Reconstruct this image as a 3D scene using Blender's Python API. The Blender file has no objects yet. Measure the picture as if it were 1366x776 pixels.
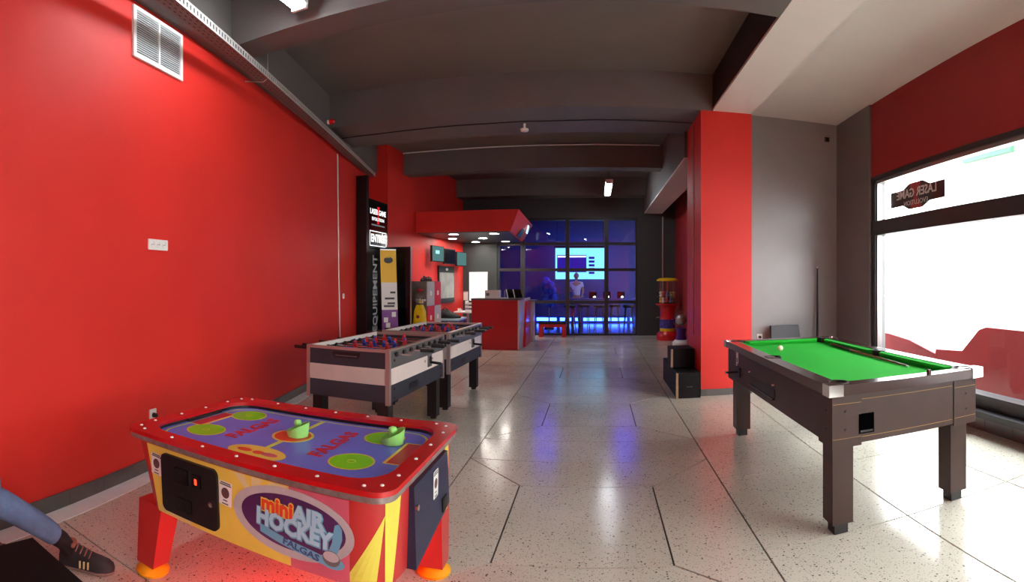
import bpy, bmesh, math, random
from mathutils import Matrix, Vector
random.seed(7)
R = math.radians
SC = bpy.context.scene
COL = SC.collection

# ------------------------------------------------------------------ camera, sky, exposure
cam_d = bpy.data.cameras.new('camera'); cam = bpy.data.objects.new('camera', cam_d); COL.objects.link(cam)
cam.location = (0, 0, 1.5); cam.rotation_euler = (R(90), 0, 0)
FPX = 700.0                                     # phone sweep panorama: cylinder of 700 px radius
cam_d.type = 'PANO'
cam_d.panorama_type = 'CENTRAL_CYLINDRICAL'
cam_d.central_cylindrical_range_u_min = -795.0 / FPX
cam_d.central_cylindrical_range_u_max = (1366.0 - 795.0) / FPX
cam_d.central_cylindrical_range_v_min = -(776.0 - 373.0) / FPX
cam_d.central_cylindrical_range_v_max = 373.0 / FPX
cam_d.central_cylindrical_radius = 1.0
cam_d.clip_start = 0.02; cam_d.clip_end = 200
SC.camera = cam

SKY = 10.0
world = bpy.data.worlds.new('world'); SC.world = world; world.use_nodes = True
bg = world.node_tree.nodes['Background']
bg.inputs[0].default_value = (0.93, 0.97, 1.0, 1); bg.inputs[1].default_value = SKY

vs = SC.view_settings
vs.view_transform = 'Standard'; vs.look = 'None'; vs.gamma = 1.0; vs.use_curve_mapping = False
vs.exposure = 0.45

# ------------------------------------------------------------------ materials
def lin(c):
    return tuple((v/255/12.92) if v/255 <= 0.04045 else ((v/255+0.055)/1.055)**2.4 for v in c)
MATS = {}
def mat(name, rgb, rough=0.5, metal=0.0, spec=0.5, var=0.0, vscale=6.0, bump=0.0, bscale=60.0, emit=None, estr=0.0, coat=0.0):
    m = bpy.data.materials.new(name); m.use_nodes = True
    nt = m.node_tree; b = nt.nodes['Principled BSDF']
    c = lin(rgb) + (1,)
    b.inputs['Base Color'].default_value = c
    b.inputs['Roughness'].default_value = rough; b.inputs['Metallic'].default_value = metal
    b.inputs['Specular IOR Level'].default_value = spec
    if coat: b.inputs['Coat Weight'].default_value = coat; b.inputs['Coat Roughness'].default_value = 0.08
    if emit is not None:
        b.inputs['Emission Color'].default_value = lin(emit) + (1,); b.inputs['Emission Strength'].default_value = estr
    if var or bump:
        tc = nt.nodes.new('ShaderNodeTexCoord')
    if var:
        n = nt.nodes.new('ShaderNodeTexNoise'); n.inputs['Scale'].default_value = vscale; n.inputs['Detail'].default_value = 5
        nt.links.new(tc.outputs['Object'], n.inputs['Vector'])
        r = nt.nodes.new('ShaderNodeMapRange'); r.inputs[1].default_value = 0.3; r.inputs[2].default_value = 0.7
        r.inputs[3].default_value = 1-var; r.inputs[4].default_value = 1+var
        nt.links.new(n.outputs['Fac'], r.inputs[0])
        mx = nt.nodes.new('ShaderNodeVectorMath'); mx.operation = 'SCALE'; mx.inputs[0].default_value = c[:3]
        nt.links.new(r.outputs[0], mx.inputs['Scale'])
        nt.links.new(mx.outputs[0], b.inputs['Base Color'])
    if bump:
        n2 = nt.nodes.new('ShaderNodeTexNoise'); n2.inputs['Scale'].default_value = bscale; n2.inputs['Detail'].default_value = 3
        nt.links.new(tc.outputs['Object'], n2.inputs['Vector'])
        bp = nt.nodes.new('ShaderNodeBump'); bp.inputs['Strength'].default_value = bump; bp.inputs['Distance'].default_value = 0.01
        nt.links.new(n2.outputs['Fac'], bp.inputs['Height']); nt.links.new(bp.outputs['Normal'], b.inputs['Normal'])
    MATS[name] = m
    return m
def glassmat(name, tint=(1, 1, 1), rough=0.0, gain=1.0):
    m = bpy.data.materials.new(name); m.use_nodes = True; nt = m.node_tree
    nt.nodes.clear()
    out = nt.nodes.new('ShaderNodeOutputMaterial'); mix = nt.nodes.new('ShaderNodeMixShader')
    tr = nt.nodes.new('ShaderNodeBsdfTransparent'); gl = nt.nodes.new('ShaderNodeBsdfGlossy'); lw = nt.nodes.new('ShaderNodeLayerWeight')
    tr.inputs[0].default_value = tint + (1,); gl.inputs['Roughness'].default_value = rough; lw.inputs[0].default_value = 0.5
    po = nt.nodes.new('ShaderNodeMath'); po.operation = 'POWER'; po.inputs[1].default_value = 5.0
    mu = nt.nodes.new('ShaderNodeMath'); mu.operation = 'MULTIPLY_ADD'; mu.inputs[1].default_value = 0.9; mu.inputs[2].default_value = 0.04*gain; mu.use_clamp = True
    nt.links.new(lw.outputs['Facing'], po.inputs[0]); nt.links.new(po.outputs[0], mu.inputs[0]); nt.links.new(mu.outputs[0], mix.inputs[0])
    nt.links.new(tr.outputs[0], mix.inputs[1]); nt.links.new(gl.outputs[0], mix.inputs[2]); nt.links.new(mix.outputs[0], out.inputs[0])
    MATS[name] = m; return m
def emat(name, rgb, strength):
    m = bpy.data.materials.new(name); m.use_nodes = True; nt = m.node_tree; nt.nodes.clear()
    out = nt.nodes.new('ShaderNodeOutputMaterial'); e = nt.nodes.new('ShaderNodeEmission')
    e.inputs[0].default_value = lin(rgb) + (1,); e.inputs[1].default_value = strength
    nt.links.new(e.outputs[0], out.inputs[0]); MATS[name] = m; return m
def terrazzo():
    m = bpy.data.materials.new('terrazzo'); m.use_nodes = True; nt = m.node_tree; b = nt.nodes['Principled BSDF']
    tc = nt.nodes.new('ShaderNodeTexCoord')
    def N(t): return nt.nodes.new(t)
    def chips(scale, thr, soft):
        v = N('ShaderNodeTexVoronoi'); v.inputs['Scale'].default_value = scale; v.inputs['Randomness'].default_value = 1
        nt.links.new(tc.outputs['Object'], v.inputs['Vector'])
        # only some cells are dark chips: compare the cell colour, and shape by distance
        sep = N('ShaderNodeSeparateColor'); nt.links.new(v.outputs['Color'], sep.inputs[0])
        g = N('ShaderNodeMath'); g.operation = 'GREATER_THAN'; g.inputs[1].default_value = thr; nt.links.new(sep.outputs[0], g.inputs[0])
        d = N('ShaderNodeMapRange'); d.inputs[1].default_value = 0.25; d.inputs[2].default_value = 0.25+soft; d.inputs[3].default_value = 1; d.inputs[4].default_value = 0
        nt.links.new(v.outputs['Distance'], d.inputs[0])
        p = N('ShaderNodeMath'); p.operation = 'MULTIPLY'; nt.links.new(g.outputs[0], p.inputs[0]); nt.links.new(d.outputs[0], p.inputs[1])
        return p, sep
    n = N('ShaderNodeTexNoise'); n.inputs['Scale'].default_value = 1.4; n.inputs['Detail'].default_value = 6
    nt.links.new(tc.outputs['Object'], n.inputs['Vector'])
    base = N('ShaderNodeMix'); base.data_type = 'RGBA'
    base.inputs[6].default_value = lin((186, 184, 168)) + (1,); base.inputs[7].default_value = lin((216, 214, 198)) + (1,)
    nt.links.new(n.outputs['Fac'], base.inputs[0])
    last = base.outputs[2]
    for scale, thr, soft, col in ((110, 0.70, 0.2, (166, 158, 146)), (95, 0.84, 0.18, (122, 114, 104)), (58, 0.91, 0.16, (102, 94, 86))):
        p, sep = chips(scale, thr, soft)
        mx = N('ShaderNodeMix'); mx.data_type = 'RGBA'; mx.inputs[7].default_value = lin(col) + (1,)
        nt.links.new(p.outputs[0], mx.inputs[0]); nt.links.new(last, mx.inputs[6]); last = mx.outputs[2]
    nt.links.new(last, b.inputs['Base Color'])
    rr = N('ShaderNodeMapRange'); rr.inputs[1].default_value = 0.3; rr.inputs[2].default_value = 0.7; rr.inputs[3].default_value = 0.13; rr.inputs[4].default_value = 0.26
    nt.links.new(n.outputs['Fac'], rr.inputs[0]); nt.links.new(rr.outputs[0], b.inputs['Roughness'])
    b.inputs['Specular IOR Level'].default_value = 0.55
    MATS['terrazzo'] = m; return m
terrazzo()
mat('joint', (52, 46, 42), 0.8)
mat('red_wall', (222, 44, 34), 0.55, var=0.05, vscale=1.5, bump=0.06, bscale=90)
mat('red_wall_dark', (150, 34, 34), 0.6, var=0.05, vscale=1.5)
mat('red_paint', (190, 24, 26), 0.4, var=0.03)
mat('grey_wall', (150, 150, 148), 0.3, var=0.05, vscale=2, bump=0.05, bscale=70)
mat('grey_wall_shaded', (112, 112, 112), 0.38, var=0.06, vscale=2, bump=0.05, bscale=70)  # wall beside the window: its backlit shade is put into a darker grey
mat('grey_beam', (106, 101, 98), 0.6, var=0.07, vscale=1.6, bump=0.1, bscale=40)
mat('beam_black', (40, 38, 38), 0.6, var=0.08)
mat('grey_slab', (118, 110, 104), 0.6, var=0.07, vscale=1.2, bump=0.08, bscale=30)
mat('pale_ceiling', (226, 219, 213), 0.6, var=0.03, vscale=1.5)
mat('tile_grey', (92, 90, 86), 0.3, var=0.1, vscale=9)
mat('white_stone', (236, 238, 234), 0.3, var=0.05, vscale=7)
mat('white_paint', (235, 235, 232), 0.4)
mat('white_plastic', (238, 238, 234), 0.35)
mat('black', (14, 14, 15), 0.45)
mat('black_gloss', (12, 12, 14), 0.15)
mat('black_wood', (16, 15, 15), 0.6, spec=0.25, var=0.15, vscale=12)
mat('dark_frame', (58, 58, 60), 0.4, metal=0.3)
mat('dark_frame_green', (58, 66, 66), 0.45)
mat('alu', (176, 172, 170), 0.32, metal=0.85)
mat('steel', (200, 200, 200), 0.2, metal=1)
mat('chrome', (225, 225, 225), 0.12, metal=1)
mat('galv', (196, 194, 188), 0.45, metal=0.35, var=0.06, vscale=20)
mat('tray_under', (120, 104, 98), 0.6, metal=0.2)
glassmat('glass'); glassmat('glass_part', (0.92, 0.92, 0.96), gain=0.8); glassmat('globe_glass', (0.97, 0.97, 0.97), gain=1.2)
emat('tube_light', (240, 248, 255), 45.0)
emat('down_light', (255, 246, 235), 90.0)

# ------------------------------------------------------------------ mesh helpers
class MB:
    def __init__(s): s.bm = bmesh.new()
    def quad(s, *pts):
        f = s.bm.faces.new([s.bm.verts.new(p) for p in pts]); return f
    def hexa(s, p):                              # 8 corners: bottom ring then top ring (counter-clockwise)
        v = [s.bm.verts.new(q) for q in p]
        for f in ((3, 2, 1, 0), (4, 5, 6, 7), (0, 1, 5, 4), (1, 2, 6, 5), (2, 3, 7, 6), (3, 0, 4, 7)):
            s.bm.faces.new([v[i] for i in f])
        return s
    def box(s, x0, x1, y0, y1, z0, z1):
        return s.hexa([(x0, y0, z0), (x1, y0, z0), (x1, y1, z0), (x0, y1, z0), (x0, y0, z1), (x1, y0, z1), (x1, y1, z1), (x0, y1, z1)])
    def loft(s, rings, cap0=True, cap1=True):
        rv = [[s.bm.verts.new(p) for p in r] for r in rings]
        n = len(rv[0])
        for a, b in zip(rv, rv[1:]):
            for i in range(n):
                j = (i+1) % n
                s.bm.faces.new((a[i], a[j], b[j], b[i]))
        if cap0: s.bm.faces.new(rv[0][::-1])
        if cap1: s.bm.faces.new(rv[-1])
        return s
    def prism(s, poly, z0, z1):
        if sum(a[0]*b[1]-b[0]*a[1] for a, b in zip(poly, poly[1:]+poly[:1])) < 0: poly = poly[::-1]
        return s.loft([[(x, y, z0) for x, y in poly], [(x, y, z1) for x, y in poly]])
    def lathe(s, prof, n=20, c=(0, 0, 0)):
        rings = [[(c[0]+r*math.cos(2*math.pi*i/n), c[1]+r*math.sin(2*math.pi*i/n), c[2]+z) for i in range(n)] for r, z in prof]
        return s.loft(rings)
    def tube(s, pts, r, n=8, r1=None):
        pts = [Vector(p) for p in pts]; rings = []
        for i, p in enumerate(pts):
            d = (pts[min(i+1, len(pts)-1)] - pts[max(i-1, 0)]).normalized()
            u = d.cross(Vector((0, 0, 1)))
            if u.length < 1e-3: u = Vector((1, 0, 0))
            u.normalize(); v = u.cross(d)
            rr = r if r1 is None else r + (r1-r)*i/(len(pts)-1)
            rings.append([p + rr*(math.cos(2*math.pi*k/n)*u - math.sin(2*math.pi*k/n)*v) for k in range(n)])
        return s.loft(rings)
    def sphere(s, c, r, nu=12, nv=8, sz=1.0):
        prof = [(max(1e-4, r*math.sin(math.pi*k/nv)), -r*sz*math.cos(math.pi*k/nv)) for k in range(nv+1)]
        return s.lathe(prof, nu, c)
    def disc(s, c, rx, ry, n=28, z=0.0, th=0.0006):
        poly = [(c[0]+rx*math.cos(2*math.pi*i/n), c[1]+ry*math.sin(2*math.pi*i/n)) for i in range(n)]
        return s.prism(poly, z, z+th)
    def ring(s, outer, inner, z0, z1):
        n = len(outer)
        o0 = [s.bm.verts.new((x, y, z0)) for x, y in outer]; o1 = [s.bm.verts.new((x, y, z1)) for x, y in outer]
        i0 = [s.bm.verts.new((x, y, z0)) for x, y in inner]; i1 = [s.bm.verts.new((x, y, z1)) for x, y in inner]
        for k in range(n):
            j = (k+1) % n
            for q in ((o0[k], o0[j], o1[j], o1[k]), (i0[j], i0[k], i1[k], i1[j]), (o1[k], o1[j], i1[j], i1[k]), (i0[k], i0[j], o0[j], o0[k])):
                s.bm.faces.new(q)
        return s
    def build(s, name, m, parent=None, bevel=0.0, smooth=None, M=None, seg=2):
        if bevel:
            es = [e for e in s.bm.edges if len(e.link_faces) == 2 and e.calc_face_angle(0) > 0.5]
            bmesh.ops.bevel(s.bm, geom=es, offset=bevel, segments=seg, affect='EDGES', profile=0.5)
        bmesh.ops.recalc_face_normals(s.bm, faces=s.bm.faces)
        me = bpy.data.meshes.new(name); s.bm.to_mesh(me); s.bm.free()
        if smooth:
            for p in me.polygons: p.use_smooth = True
            me.set_sharp_from_angle(angle=R(smooth if smooth > 1 else 40))
        me.materials.append(MATS[m] if isinstance(m, str) else m)
        o = bpy.data.objects.new(name, me); COL.objects.link(o)
        if parent is not None: o.parent = parent
        if M is not None: o.matrix_local = M
        return o
def mesh_obj(name, me, parent=None, M=None):
    o = bpy.data.objects.new(name, me); COL.objects.link(o)
    if parent is not None: o.parent = parent
    if M is not None: o.matrix_local = M
    return o
def tag(o, label, cat, group=None):
    o['label'] = label; o['category'] = cat
    if group: o['group'] = group
    return o
def thing(name, label, cat, loc=(0, 0, 0), rz=0.0, group=None):
    o = bpy.data.objects.new(name, None); COL.objects.link(o); o.empty_display_size = 0.1
    o.location = loc; o.rotation_euler = (0, 0, rz)
    return tag(o, label, cat, group)
def struct(o): o['kind'] = 'structure'; return o
def struct_empty(name, M=None):
    o = bpy.data.objects.new(name, None); COL.objects.link(o); o['kind'] = 'structure'
    if M is not None: o.matrix_local = M
    return o
def copy_tree(o, parent=None):
    c = o.copy(); COL.objects.link(c)
    if parent is not None: c.parent = parent
    for ch in list(o.children): copy_tree(ch, c)
    return c
def rrect(a, b, r, n=6, cx=0, cy=0):
    pts = []
    for (sx, sy, a0) in ((1, 1, 0), (-1, 1, 90), (-1, -1, 180), (1, -1, 270)):
        for k in range(n+1):
            t = R(a0 + 90*k/n); pts.append((cx+sx*(a-r)+r*math.cos(t), cy+sy*(b-r)+r*math.sin(t)))
    return pts
def frameM(origin, X, Y):
    X = Vector(X).normalized(); Y = Vector(Y).normalized(); Z = X.cross(Y).normalized(); Y = Z.cross(X)
    return Matrix(((X.x, Y.x, Z.x, origin[0]), (X.y, Y.y, Z.y, origin[1]), (X.z, Y.z, Z.z, origin[2]), (0, 0, 0, 1)))
def text(name, s, size, m, parent, M, bold=0.0, depth=0.0008, sx=1.0, shear=0.0, align='CENTER'):
    cu = bpy.data.curves.new('t', 'FONT'); cu.body = s; cu.size = size; cu.extrude = depth; cu.offset = bold; cu.resolution_u = 2
    cu.align_x = align; cu.align_y = 'CENTER'; cu.shear = shear
    o = bpy.data.objects.new('t', cu); COL.objects.link(o)
    dg = bpy.context.evaluated_depsgraph_get()
    me = bpy.data.meshes.new_from_object(o.evaluated_get(dg)); me.name = name
    bpy.data.objects.remove(o); bpy.data.curves.remove(cu)
    if sx != 1.0:
        for v in me.vertices: v.co.x *= sx
    me.materials.clear(); me.materials.append(MATS[m])
    return mesh_obj(name, me, parent, M)
def area(name, loc, rot, sx, sy, power, col=(1, 1, 1), parent=None, spread=None):
    l = bpy.data.lights.new(name, 'AREA'); l.shape = 'RECTANGLE'; l.size = sx; l.size_y = sy; l.energy = power; l.color = col
    if spread: l.spread = spread
    o = bpy.data.objects.new(name, l); COL.objects.link(o); o.location = loc; o.rotation_euler = rot
    if parent: o.parent = parent
    return o

# ================================================================== THE ROOM
# ---- floor: terrazzo panels with recessed dark joints
fl = struct(MB().box(-5.2, 4.0, -3.4, 14.2, -0.10, -0.012).build('floor', 'joint'))
G = 0.0055
def panel(poly):
    # shrink the convex polygon by the half joint
    n = len(poly); cx = sum(p[0] for p in poly)/n; cy = sum(p[1] for p in poly)/n
    if sum(a[0]*b[1]-b[0]*a[1] for a, b in zip(poly, poly[1:]+poly[:1])) < 0: poly = poly[::-1]
    lines = []
    for i in range(n):
        a = Vector(poly[i]); b = Vector(poly[(i+1) % n]); d = (b-a).normalized(); nn = Vector((-d.y, d.x))
        lines.append((a+nn*G, d))
    out = []
    for i in range(n):
        p, d = lines[i-1]; q, e = lines[i]
        t = ((q.x-p.x)*e.y-(q.y-p.y)*e.x)/(d.x*e.y-d.y*e.x); w = p+d*t; out.append((w.x, w.y))
    MB().prism(out, -0.02, 0.0).build('terrazzo_panel', 'terrazzo', fl)
XL, XR, IL, IR = -1.05, 0.92, -0.555, 0.41
frames = [(-2.95, -0.9, -2.45, -1.4), (-0.35, 1.7, 0.15, 1.2), (2.24, 4.30, 2.73, 3.79), (4.86, 6.80, 5.36, 6.34), (7.36, 9.42, 8.0, 8.93), (9.97, 12.0, 10.5, 11.5), (12.55, 14.14, 13.05, 13.7)]
for k, (y0, y1, i0, i1) in enumerate(frames):
    panel([(IL, i0), (IR, i0), (IR, i1), (IL, i1)])
    panel([(XL, y0), (XR, y0), (IR, i0), (IL, i0)])
    panel([(IL, i1), (IR, i1), (XR, y1), (XL, y1)])
    panel([(XL, y0), (IL, i0), (IL, i1), (XL, y1)])
    panel([(IR, i0), (XR, y0), (XR, y1), (IR, i1)])
    if k+1 < len(frames): panel([(XL, y1), (XR, y1), (XR, frames[k+1][0]), (XL, frames[k+1][0])])
rows = [-3.3, -2.5, -1.45, -0.38, 0.67, 1.72, 2.77, 3.86, 4.90, 5.93, 6.97, 8.0, 9.05, 10.1, 11.15, 12.2, 13.2, 14.14]
for xs in ((-1.98, XL), (-2.92, -1.98), (-3.86, -2.92), (-5.1, -3.86), (XR, 1.87), (1.87, 2.75), (2.75, 3.95)):
    for y0, y1 in zip(rows, rows[1:]):
        panel([(xs[0], y0), (xs[1], y0), (xs[1], y1), (xs[0], y1)])

# ---- left wall: runs slightly outward, then steps back in beside the entrance sign
LA = 0.182
LM = frameM((-2.935, 1.795, 0), (-math.sin(LA), math.cos(LA), 0), (0, 0, 1))      # local x along wall, y up, z into the room (+X)
S0, S1 = -5.2, 7.86
wl = struct(MB().box(S0, S1, 0, 3.62, -0.2, 0).build('wall_left', 'red_wall', M=LM))
wlu = struct(MB().box(S0, S1, 3.62, 4.3, -0.2, 0.03).build('wall_left_upper', 'grey_beam', M=LM))
bb = struct_empty('baseboard_left', LM)
s = S0
tile = None
while s < S1-0.3:
    if tile is None:
        tile = MB().box(0.0015, 0.3285, 0, 0.105, 0, 0.012).build('tile', 'tile_grey', bb, bevel=0.001, seg=1); tile.location = (s, 0, 0)
    else:
        t = tile.copy(); COL.objects.link(t); t.location = (s, 0, 0)
    s += 0.33
tr = struct_empty('trim_1', LM)
s = S0
strip = None
while s < S1-0.9:
    if strip is None:
        strip = MB().box(0.001, 1.099, 0.0, 0.006, 0.012, 0.15).build('marble_strip', 'white_stone', tr); strip.location = (s, 0, 0)
    else:
        t = strip.copy(); COL.objects.link(t); t.location = (s, 0, 0)
    s += 1.1
struct(MB().prism([(-5.2, 9.5), (-3.98, 9.5), (-3.64, 14.06), (-3.64, 14.3), (-5.2, 14.3)], 0, 4.3).build('wall_left_rear', 'red_wall'))
# ---- end wall (grey) around the glass partition
e = MB(); e.box(-3.70, -2.69, 14.06, 14.3, 0, 3.17); e.box(-5.0, 2.3, 14.06, 14.3, 3.17, 4.3); e.box(1.13, 2.3, 14.06, 14.3, 0, 3.17)
struct(e.build('wall_end', 'dark_frame_green'))
# ---- right side: pillar, grey alcove wall, rear wall, window wall
struct(MB().box(1.346, 2.03, 6.64, 7.65, 0, 3.69).build('wall_pillar', 'red_wall', bevel=0.008))
struct(MB().box(2.031, 3.9, 7.33, 7.55, 0, 4.2).build('wall_alcove', 'grey_wall'))
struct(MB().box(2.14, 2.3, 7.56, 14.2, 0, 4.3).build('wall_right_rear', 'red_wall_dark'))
WA = math.atan2(0.15, 4.33)
WM = frameM((3.62, 7.33, 0), (-math.sin(WA), -math.cos(WA), 0), (0, 0, 1))        # local x toward the camera, y up, z into the room
WE = 10.6
struct(MB().box(-0.3, 1.09, 0, 4.2, -0.25, 0).build('wall_right', 'grey_wall_shaded', M=WM))
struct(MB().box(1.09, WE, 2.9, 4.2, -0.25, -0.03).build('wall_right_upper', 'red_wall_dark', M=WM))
struct(MB().box(1.09, WE, 0, 0.16, -0.25, -0.02).build('wall_right_kerb', 'tile_grey', M=WM))
bb = struct_empty('baseboard_right', WM)
s = 1.1; tile = None
while s < WE-0.4:
    if tile is None:
        tile = MB().box(0.003, 0.397, 0, 0.13, -0.02, -0.004).build('tile', 'tile_grey', bb); tile.location = (s, 0, 0)
    else:
        t = tile.copy(); COL.objects.link(t); t.location = (s, 0, 0)
    s += 0.4
# baseboard of the pillar and alcove
bb = struct_empty('baseboard_pillar')
for x0, x1 in ((1.345, 1.43), (1.434, 1.73), (1.734, 2.03)):
    MB().box(x0, x1, 6.626, 6.64, 0, 0.085).build('tile', 'tile_grey', bb)
for y0 in (6.64, 6.975, 7.31):
    MB().box(1.332, 1.346, y0, y0+0.332, 0, 0.085).build('tile', 'tile_grey', bb)
bb = struct_empty('baseboard_alcove')
for k in range(5):
    MB().box(2.04+k*0.31, 2.345+k*0.31, 7.316, 7.33, 0, 0.085).build('tile', 'tile_grey', bb)
# ---- rear of the hall behind the camera
struct(MB().box(-2.4, 3.6, -3.4, -3.2, 0, 4.3).build('wall_rear', 'red_wall'))

# ---- ceiling: slab, cross beams, long beam on the right, pale ceiling over the pool table
cl = struct(MB().box(-5.2, 2.3, -3.4, 14.3, 4.15, 4.35).build('ceiling', 'grey_slab'))
for y0, y1, x1 in ((0.6, 0.92, 1.5), (3.80, 4.12, 1.5), (10.22, 10.57, 1.3), (13.50, 14.06, 1.3)):
    MB().box(-5.0, x1, y0, y1, 3.69, 4.15).build('beam', 'grey_beam', cl)
MB().box(-5.0, 1.5, 6.62, 7.215, 3.69, 4.15).build('beam', 'grey_beam', cl)        # twin beam with the expansion joint between
MB().box(-5.0, 1.5, 7.235, 7.80, 3.69, 4.15).build('beam', 'grey_beam', cl)
MB().box(-4.5, 1.5, 7.215, 7.235, 3.70, 4.15).build('joint_strip', 'joint', cl)
MB().box(1.5, 2.02, -3.3, 6.64, 3.72, 4.15).build('long_beam', 'beam_black', cl)
MB().box(1.502, 2.018, -3.3, 6.64, 3.69, 3.72).build('beam_soffit', 'pale_ceiling', cl)
MB().box(1.3, 1.78, 7.65, 14.06, 3.31, 4.15).build('long_beam', 'grey_beam', cl)
MB().box(1.302, 1.778, 7.66, 14.06, 3.28, 3.31).build('beam_soffit', 'pale_ceiling', cl)
struct(MB().box(2.02, 3.95, -3.4, 7.5, 3.9, 4.2).build('ceiling_right', 'pale_ceiling'))
# left edge beam (a narrow upstand over the wall)
MB().box(S0, S1, 3.62, 4.15, 0.03, 0.14).build('edge_beam', 'grey_beam', cl, M=LM)

# ---- shop window on the right
w1 = struct_empty('window_1', WM)
MB().box(1.09, WE, 2.84, 2.90, -0.16, -0.02).build('head_frame', 'dark_frame', w1)
MB().box(1.09, WE, 2.80, 2.84, -0.14, -0.05).build('head_bead', 'alu', w1)
MB().box(1.09, WE, 2.10, 2.29, -0.16, -0.02).build('transom', 'dark_frame', w1, bevel=0.008)
MB().box(1.09, WE, 0.16, 0.22, -0.25, 0.10).build('sill', 'dark_frame', w1, bevel=0.006)
MB().box(1.09, WE, 0.22, 0.35, -0.16, -0.01).build('sill_frame', 'dark_frame', w1, bevel=0.006)
for a, b in ((1.09, 1.20), (5.0, 5.09), (8.2, 8.29)):
    MB().box(a, b, 0.35, 2.84, -0.14, -0.03).build('mullion', 'dark_frame', w1)
MB().box(1.20, 1.23, 0.35, 2.80, -0.12, -0.05).build('bead', 'alu', w1)
for a, b in ((1.2, 5.0), (5.09, 8.2), (8.29, WE)):
    MB().box(a, b, 2.29, 2.80, -0.095, -0.087).build('pane', 'glass', w1)
    MB().box(a, b, 0.35, 2.10, -0.095, -0.087).build('pane', 'glass', w1)

# ---- glass partition at the end of the hall
w2 = struct_empty('window_2')
VX = [(-2.69, -2.62), (-2.04, -1.93), (-0.82, -0.715), (0.225, 0.335), (1.06, 1.13)]
HZ = [(0.0, 0.05), (0.86, 0.94), (1.73, 1.81), (2.43, 2.51), (3.10, 3.17)]
for a, b in VX: MB().box(a, b, 14.10, 14.22, 0, 3.17).build('mullion', 'dark_frame', w2)
for (a0, a1), (b0, b1) in zip(VX, VX[1:]):
    for (z0, z1) in HZ: MB().box(a1, b0, 14.11, 14.21, z0, z1).build('rail', 'dark_frame', w2)
    for (p0, p1), (q0, q1) in zip(HZ, HZ[1:]):
        MB().box(a1, b0, 14.155, 14.163, p1, q0).build('pane', 'glass_part', w2)
# ================================================================== AIR HOCKEY TABLE
mat('hk_red', (196, 22, 26), 0.25, coat=0.4); mat('hk_side', (190, 44, 42), 0.35, coat=0.3)
mat('hk_field', (104, 122, 222), 0.3, spec=0.25, var=0.06, vscale=4)
mat('hk_green', (120, 214, 24), 0.35); mat('hk_yellow', (232, 208, 84), 0.4, var=0.05); mat('hk_lime', (206, 222, 70), 0.4)
mat('hk_spike', (226, 216, 84), 0.4); mat('hk_pink', (206, 96, 116), 0.4, var=0.12, vscale=5)
mat('hk_purple', (84, 40, 92), 0.35, var=0.1); mat('hk_silver', (186, 182, 182), 0.35, var=0.1, vscale=9)
mat('hk_ltblue', (108, 172, 202), 0.4); mat('hk_white', (170, 214, 230), 0.4); mat('hk_orange', (228, 74, 40), 0.4); mat('hk_text', (60, 84, 128), 0.5)
mat('hk_navy', (34, 42, 68), 0.4); mat('foot_yellow', (244, 172, 18), 0.4); mat('hk_puck', (110, 106, 104), 0.35)
mat('mallet', (150, 226, 120), 0.4); mat('hk_textred', (190, 36, 60), 0.4); mat('hk_edge', (150, 140, 134), 0.4, metal=0.5, var=0.25, vscale=30)
mat('coin_brown', (96, 62, 58), 0.5); mat('cream', (222, 208, 150), 0.5)
emat('red_led', (255, 60, 30), 2.5)
HA, HB, HT = 0.72, 0.49, 0.742
hk = thing('air_hockey_table', 'small air hockey game with red frame, yellow printed front and blue field', 'air hockey', (-1.426, 2.19, 0))
body = MB()
ZT, ZB = 0.70, 0.365
def ring_pts(z, inset=0.0, n=8):
    t = (ZT-z)/(ZT-ZB)
    return [(x+0.045*t, y, z) for x, y in rrect(0.705-0.055*t-inset, 0.470-0.02*t-inset, 0.15, n)]
body.loft([ring_pts(ZB), ring_pts(ZT)]).build('cabinet', 'hk_side', hk, smooth=45)
# top frame, metal edge, sunken field
outer = rrect(HA, HB, 0.085, 8); inner = rrect(HA-0.078, HB-0.095, 0.15, 8)
MB().ring(outer, inner, 0.722, HT).build('top_frame', 'hk_red', hk, bevel=0.004, smooth=40)
MB().ring(rrect(HA-0.004, HB-0.004, 0.083, 8), rrect(HA-0.03, HB-0.03, 0.07, 8), 0.698, 0.722).build('metal_edge', 'hk_edge', hk, smooth=40)
MB().ring(rrect(HA-0.078, HB-0.095, 0.15, 8), rrect(HA-0.07, HB-0.087, 0.16, 8), 0.700, 0.7215).build('inner_wall', 'black', hk)
fz = 0.7065
field = MB().prism(rrect(HA-0.075, HB-0.092, 0.15, 8), 0.699, fz).build('playing_field', 'hk_field', hk)
cnt = [0]
def deco(mb, m, name='marking', parent=None):
    cnt[0] += 1
    return mb.build(name, m, parent or field)
def fdisc(x, y, rx, ry, m, lvl):
    return deco(MB().disc((x, y), rx, ry, 32, fz+0.0004*lvl, 0.0004), m)
FX, FY = -0.03, 0.045
def fring(o, i, m, lvl): return deco(MB().ring(o, i, fz, fz+0.0005*lvl), m)
fring(rrect(0.615, 0.365, 0.13, 8), rrect(0.605, 0.355, 0.125, 8), 'hk_lime', 1)
deco(MB().box(FX-0.012, FX+0.012, -0.35, 0.355, fz, fz+0.0005), 'hk_lime')
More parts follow.
